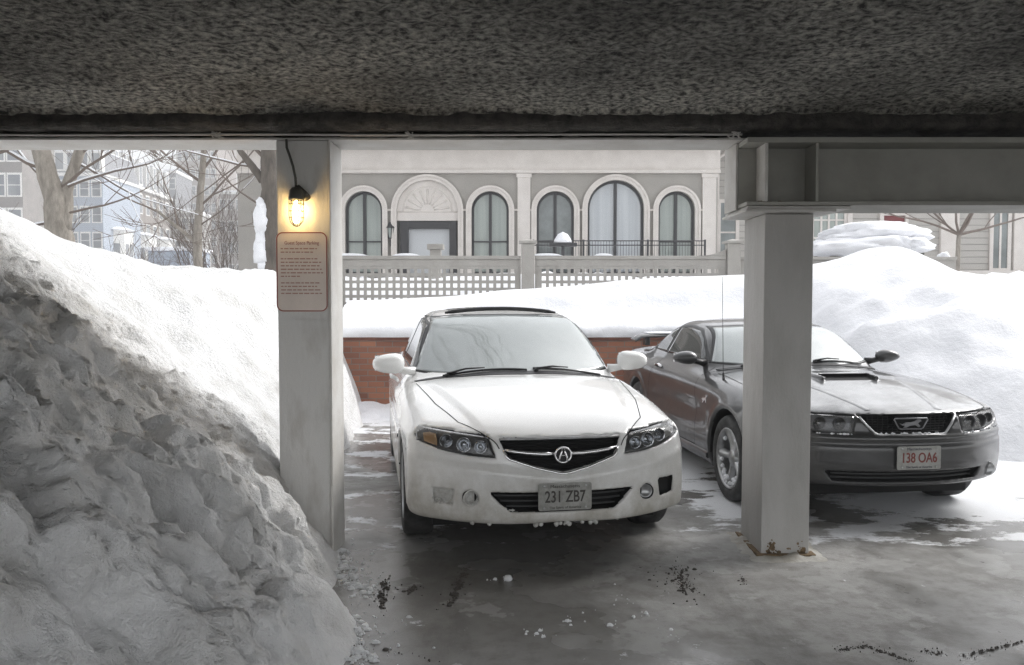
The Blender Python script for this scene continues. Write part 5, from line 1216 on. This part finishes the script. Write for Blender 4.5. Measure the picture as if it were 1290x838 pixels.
# tyre-dropped slush and clods on the wet floor
M['clod'] = mat('dark wet dirt clods', (.03,.026,.022), .7, c2=(.07,.06,.05), scale=30)
M['slush'] = mat('small snow crumbs', (.68,.69,.70), .7)
def floor_pt(u, v):
    a = P(u, v, 1.0); k = CAM_H/(CAM_H-a.z); return Vector((a.x*k, k, 0))
def clods(name, spots, m, label, cat, seed, rmin, rmax):
    rn = random.Random(seed); mb = MB()
    for (u0, v0, u1, v1, n, j) in spots:
        for k in range(n*2):
            t = rn.random(); far = rn.random() < .25; jj = j*(3.2 if far else 1)
            c = floor_pt(u0+(u1-u0)*t+rn.gauss(0, jj), v0+(v1-v0)*t+rn.gauss(0, jj*.45)); r = rmin*.5+(rmax-rmin*.5)*rn.random()**3.2*(.5 if far else 1)
            n_ = rn.choice((5, 6, 7)); ph = rn.random()*6; sx_, sy_ = rn.uniform(.6, 1.8), rn.uniform(.6, 1.3); hz = r*rn.uniform(.25, .7)
            lo_ = [(c.x+r*sx_*rn.uniform(.75, 1.25)*math.cos(ph+6.283*i/n_), c.y+r*sy_*rn.uniform(.75, 1.25)*math.sin(ph+6.283*i/n_), 0) for i in range(n_)]
            up_ = [(c.x+(x-c.x)*rn.uniform(.4, .75), c.y+(y-c.y)*rn.uniform(.4, .75), .004+hz*rn.uniform(.7, 1.2)) for x, y, z in lo_]
            mb.add(lo_+up_, [(i, (i+1) % n_, n_+(i+1) % n_, n_+i) for i in range(n_)]+[tuple(range(n_, 2*n_))])
    return mb.build(name, m, smooth=False, kind='stuff', label=label, cat=cat)
clods('dirt_clods', [(486, 730, 480, 768, 60, 3), (520, 738, 516, 748, 18, 2.5), (588, 716, 566, 764, 85, 2.6), (852, 715, 866, 748, 110, 6), (935, 727, 937, 738, 12, 1.5), (405, 800, 560, 835, 10, 4)], M['clod'], 'dark clods of dirt dropped on the floor before the white saloon', 'dirt', 2, .004, .013)
clods('dirt_clods', [(1055, 820, 1090, 815, 40, 2), (1090, 814, 1150, 835, 60, 2), (1210, 828, 1290, 808, 60, 2), (1160, 820, 1190, 826, 20, 3)], M['clod'], 'thin crooked line of dirt clods at the bottom right of the floor', 'dirt', 3, .002, .007)
clods('snow_crumbs', [(428, 690, 440, 745, 110, 8), (425, 780, 455, 830, 200, 14), (435, 725, 470, 745, 50, 7)], M['slush'], 'loose snow crumbs scattered at the toe of the broken snow bank', 'snow', 4, .005, .022)
clods('snow_crumbs', [(612, 731, 645, 731, 3, 3), (660, 795, 690, 800, 7, 5), (770, 745, 850, 810, 16, 14), (700, 775, 780, 790, 6, 12)], M['slush'], 'sparse white crumbs on the wet floor in the foreground middle', 'snow', 5, .004, .012)
q = floor_pt(640, 731); mb = MB().lathe([(0, .024), (.018, .018), (.026, 0), (.02, -.006)], 12, Matrix.Translation((q.x, q.y, .006))); mb.build('snowball', M['slush'], smooth=True, label='single small white lump of ice on the floor just before the shade of the saloon', cat='ice lump')

# winter air over the whole place
hm = bpy.data.materials.new('winter haze'); hm.use_nodes = True; n = hm.node_tree; n.nodes.remove(n.nodes['Principled BSDF'])
pv = n.nodes.new('ShaderNodeVolumePrincipled'); pv.inputs['Color'].default_value = (.93,.94,.96,1); pv.inputs['Density'].default_value = .0045; pv.inputs['Anisotropy'].default_value = .2
n.links.new(pv.outputs[0], n.nodes['Material Output'].inputs['Volume'])
MB().box(-420, 420, -80, 420, -1.2, 62).build('haze', hm, kind='stuff')
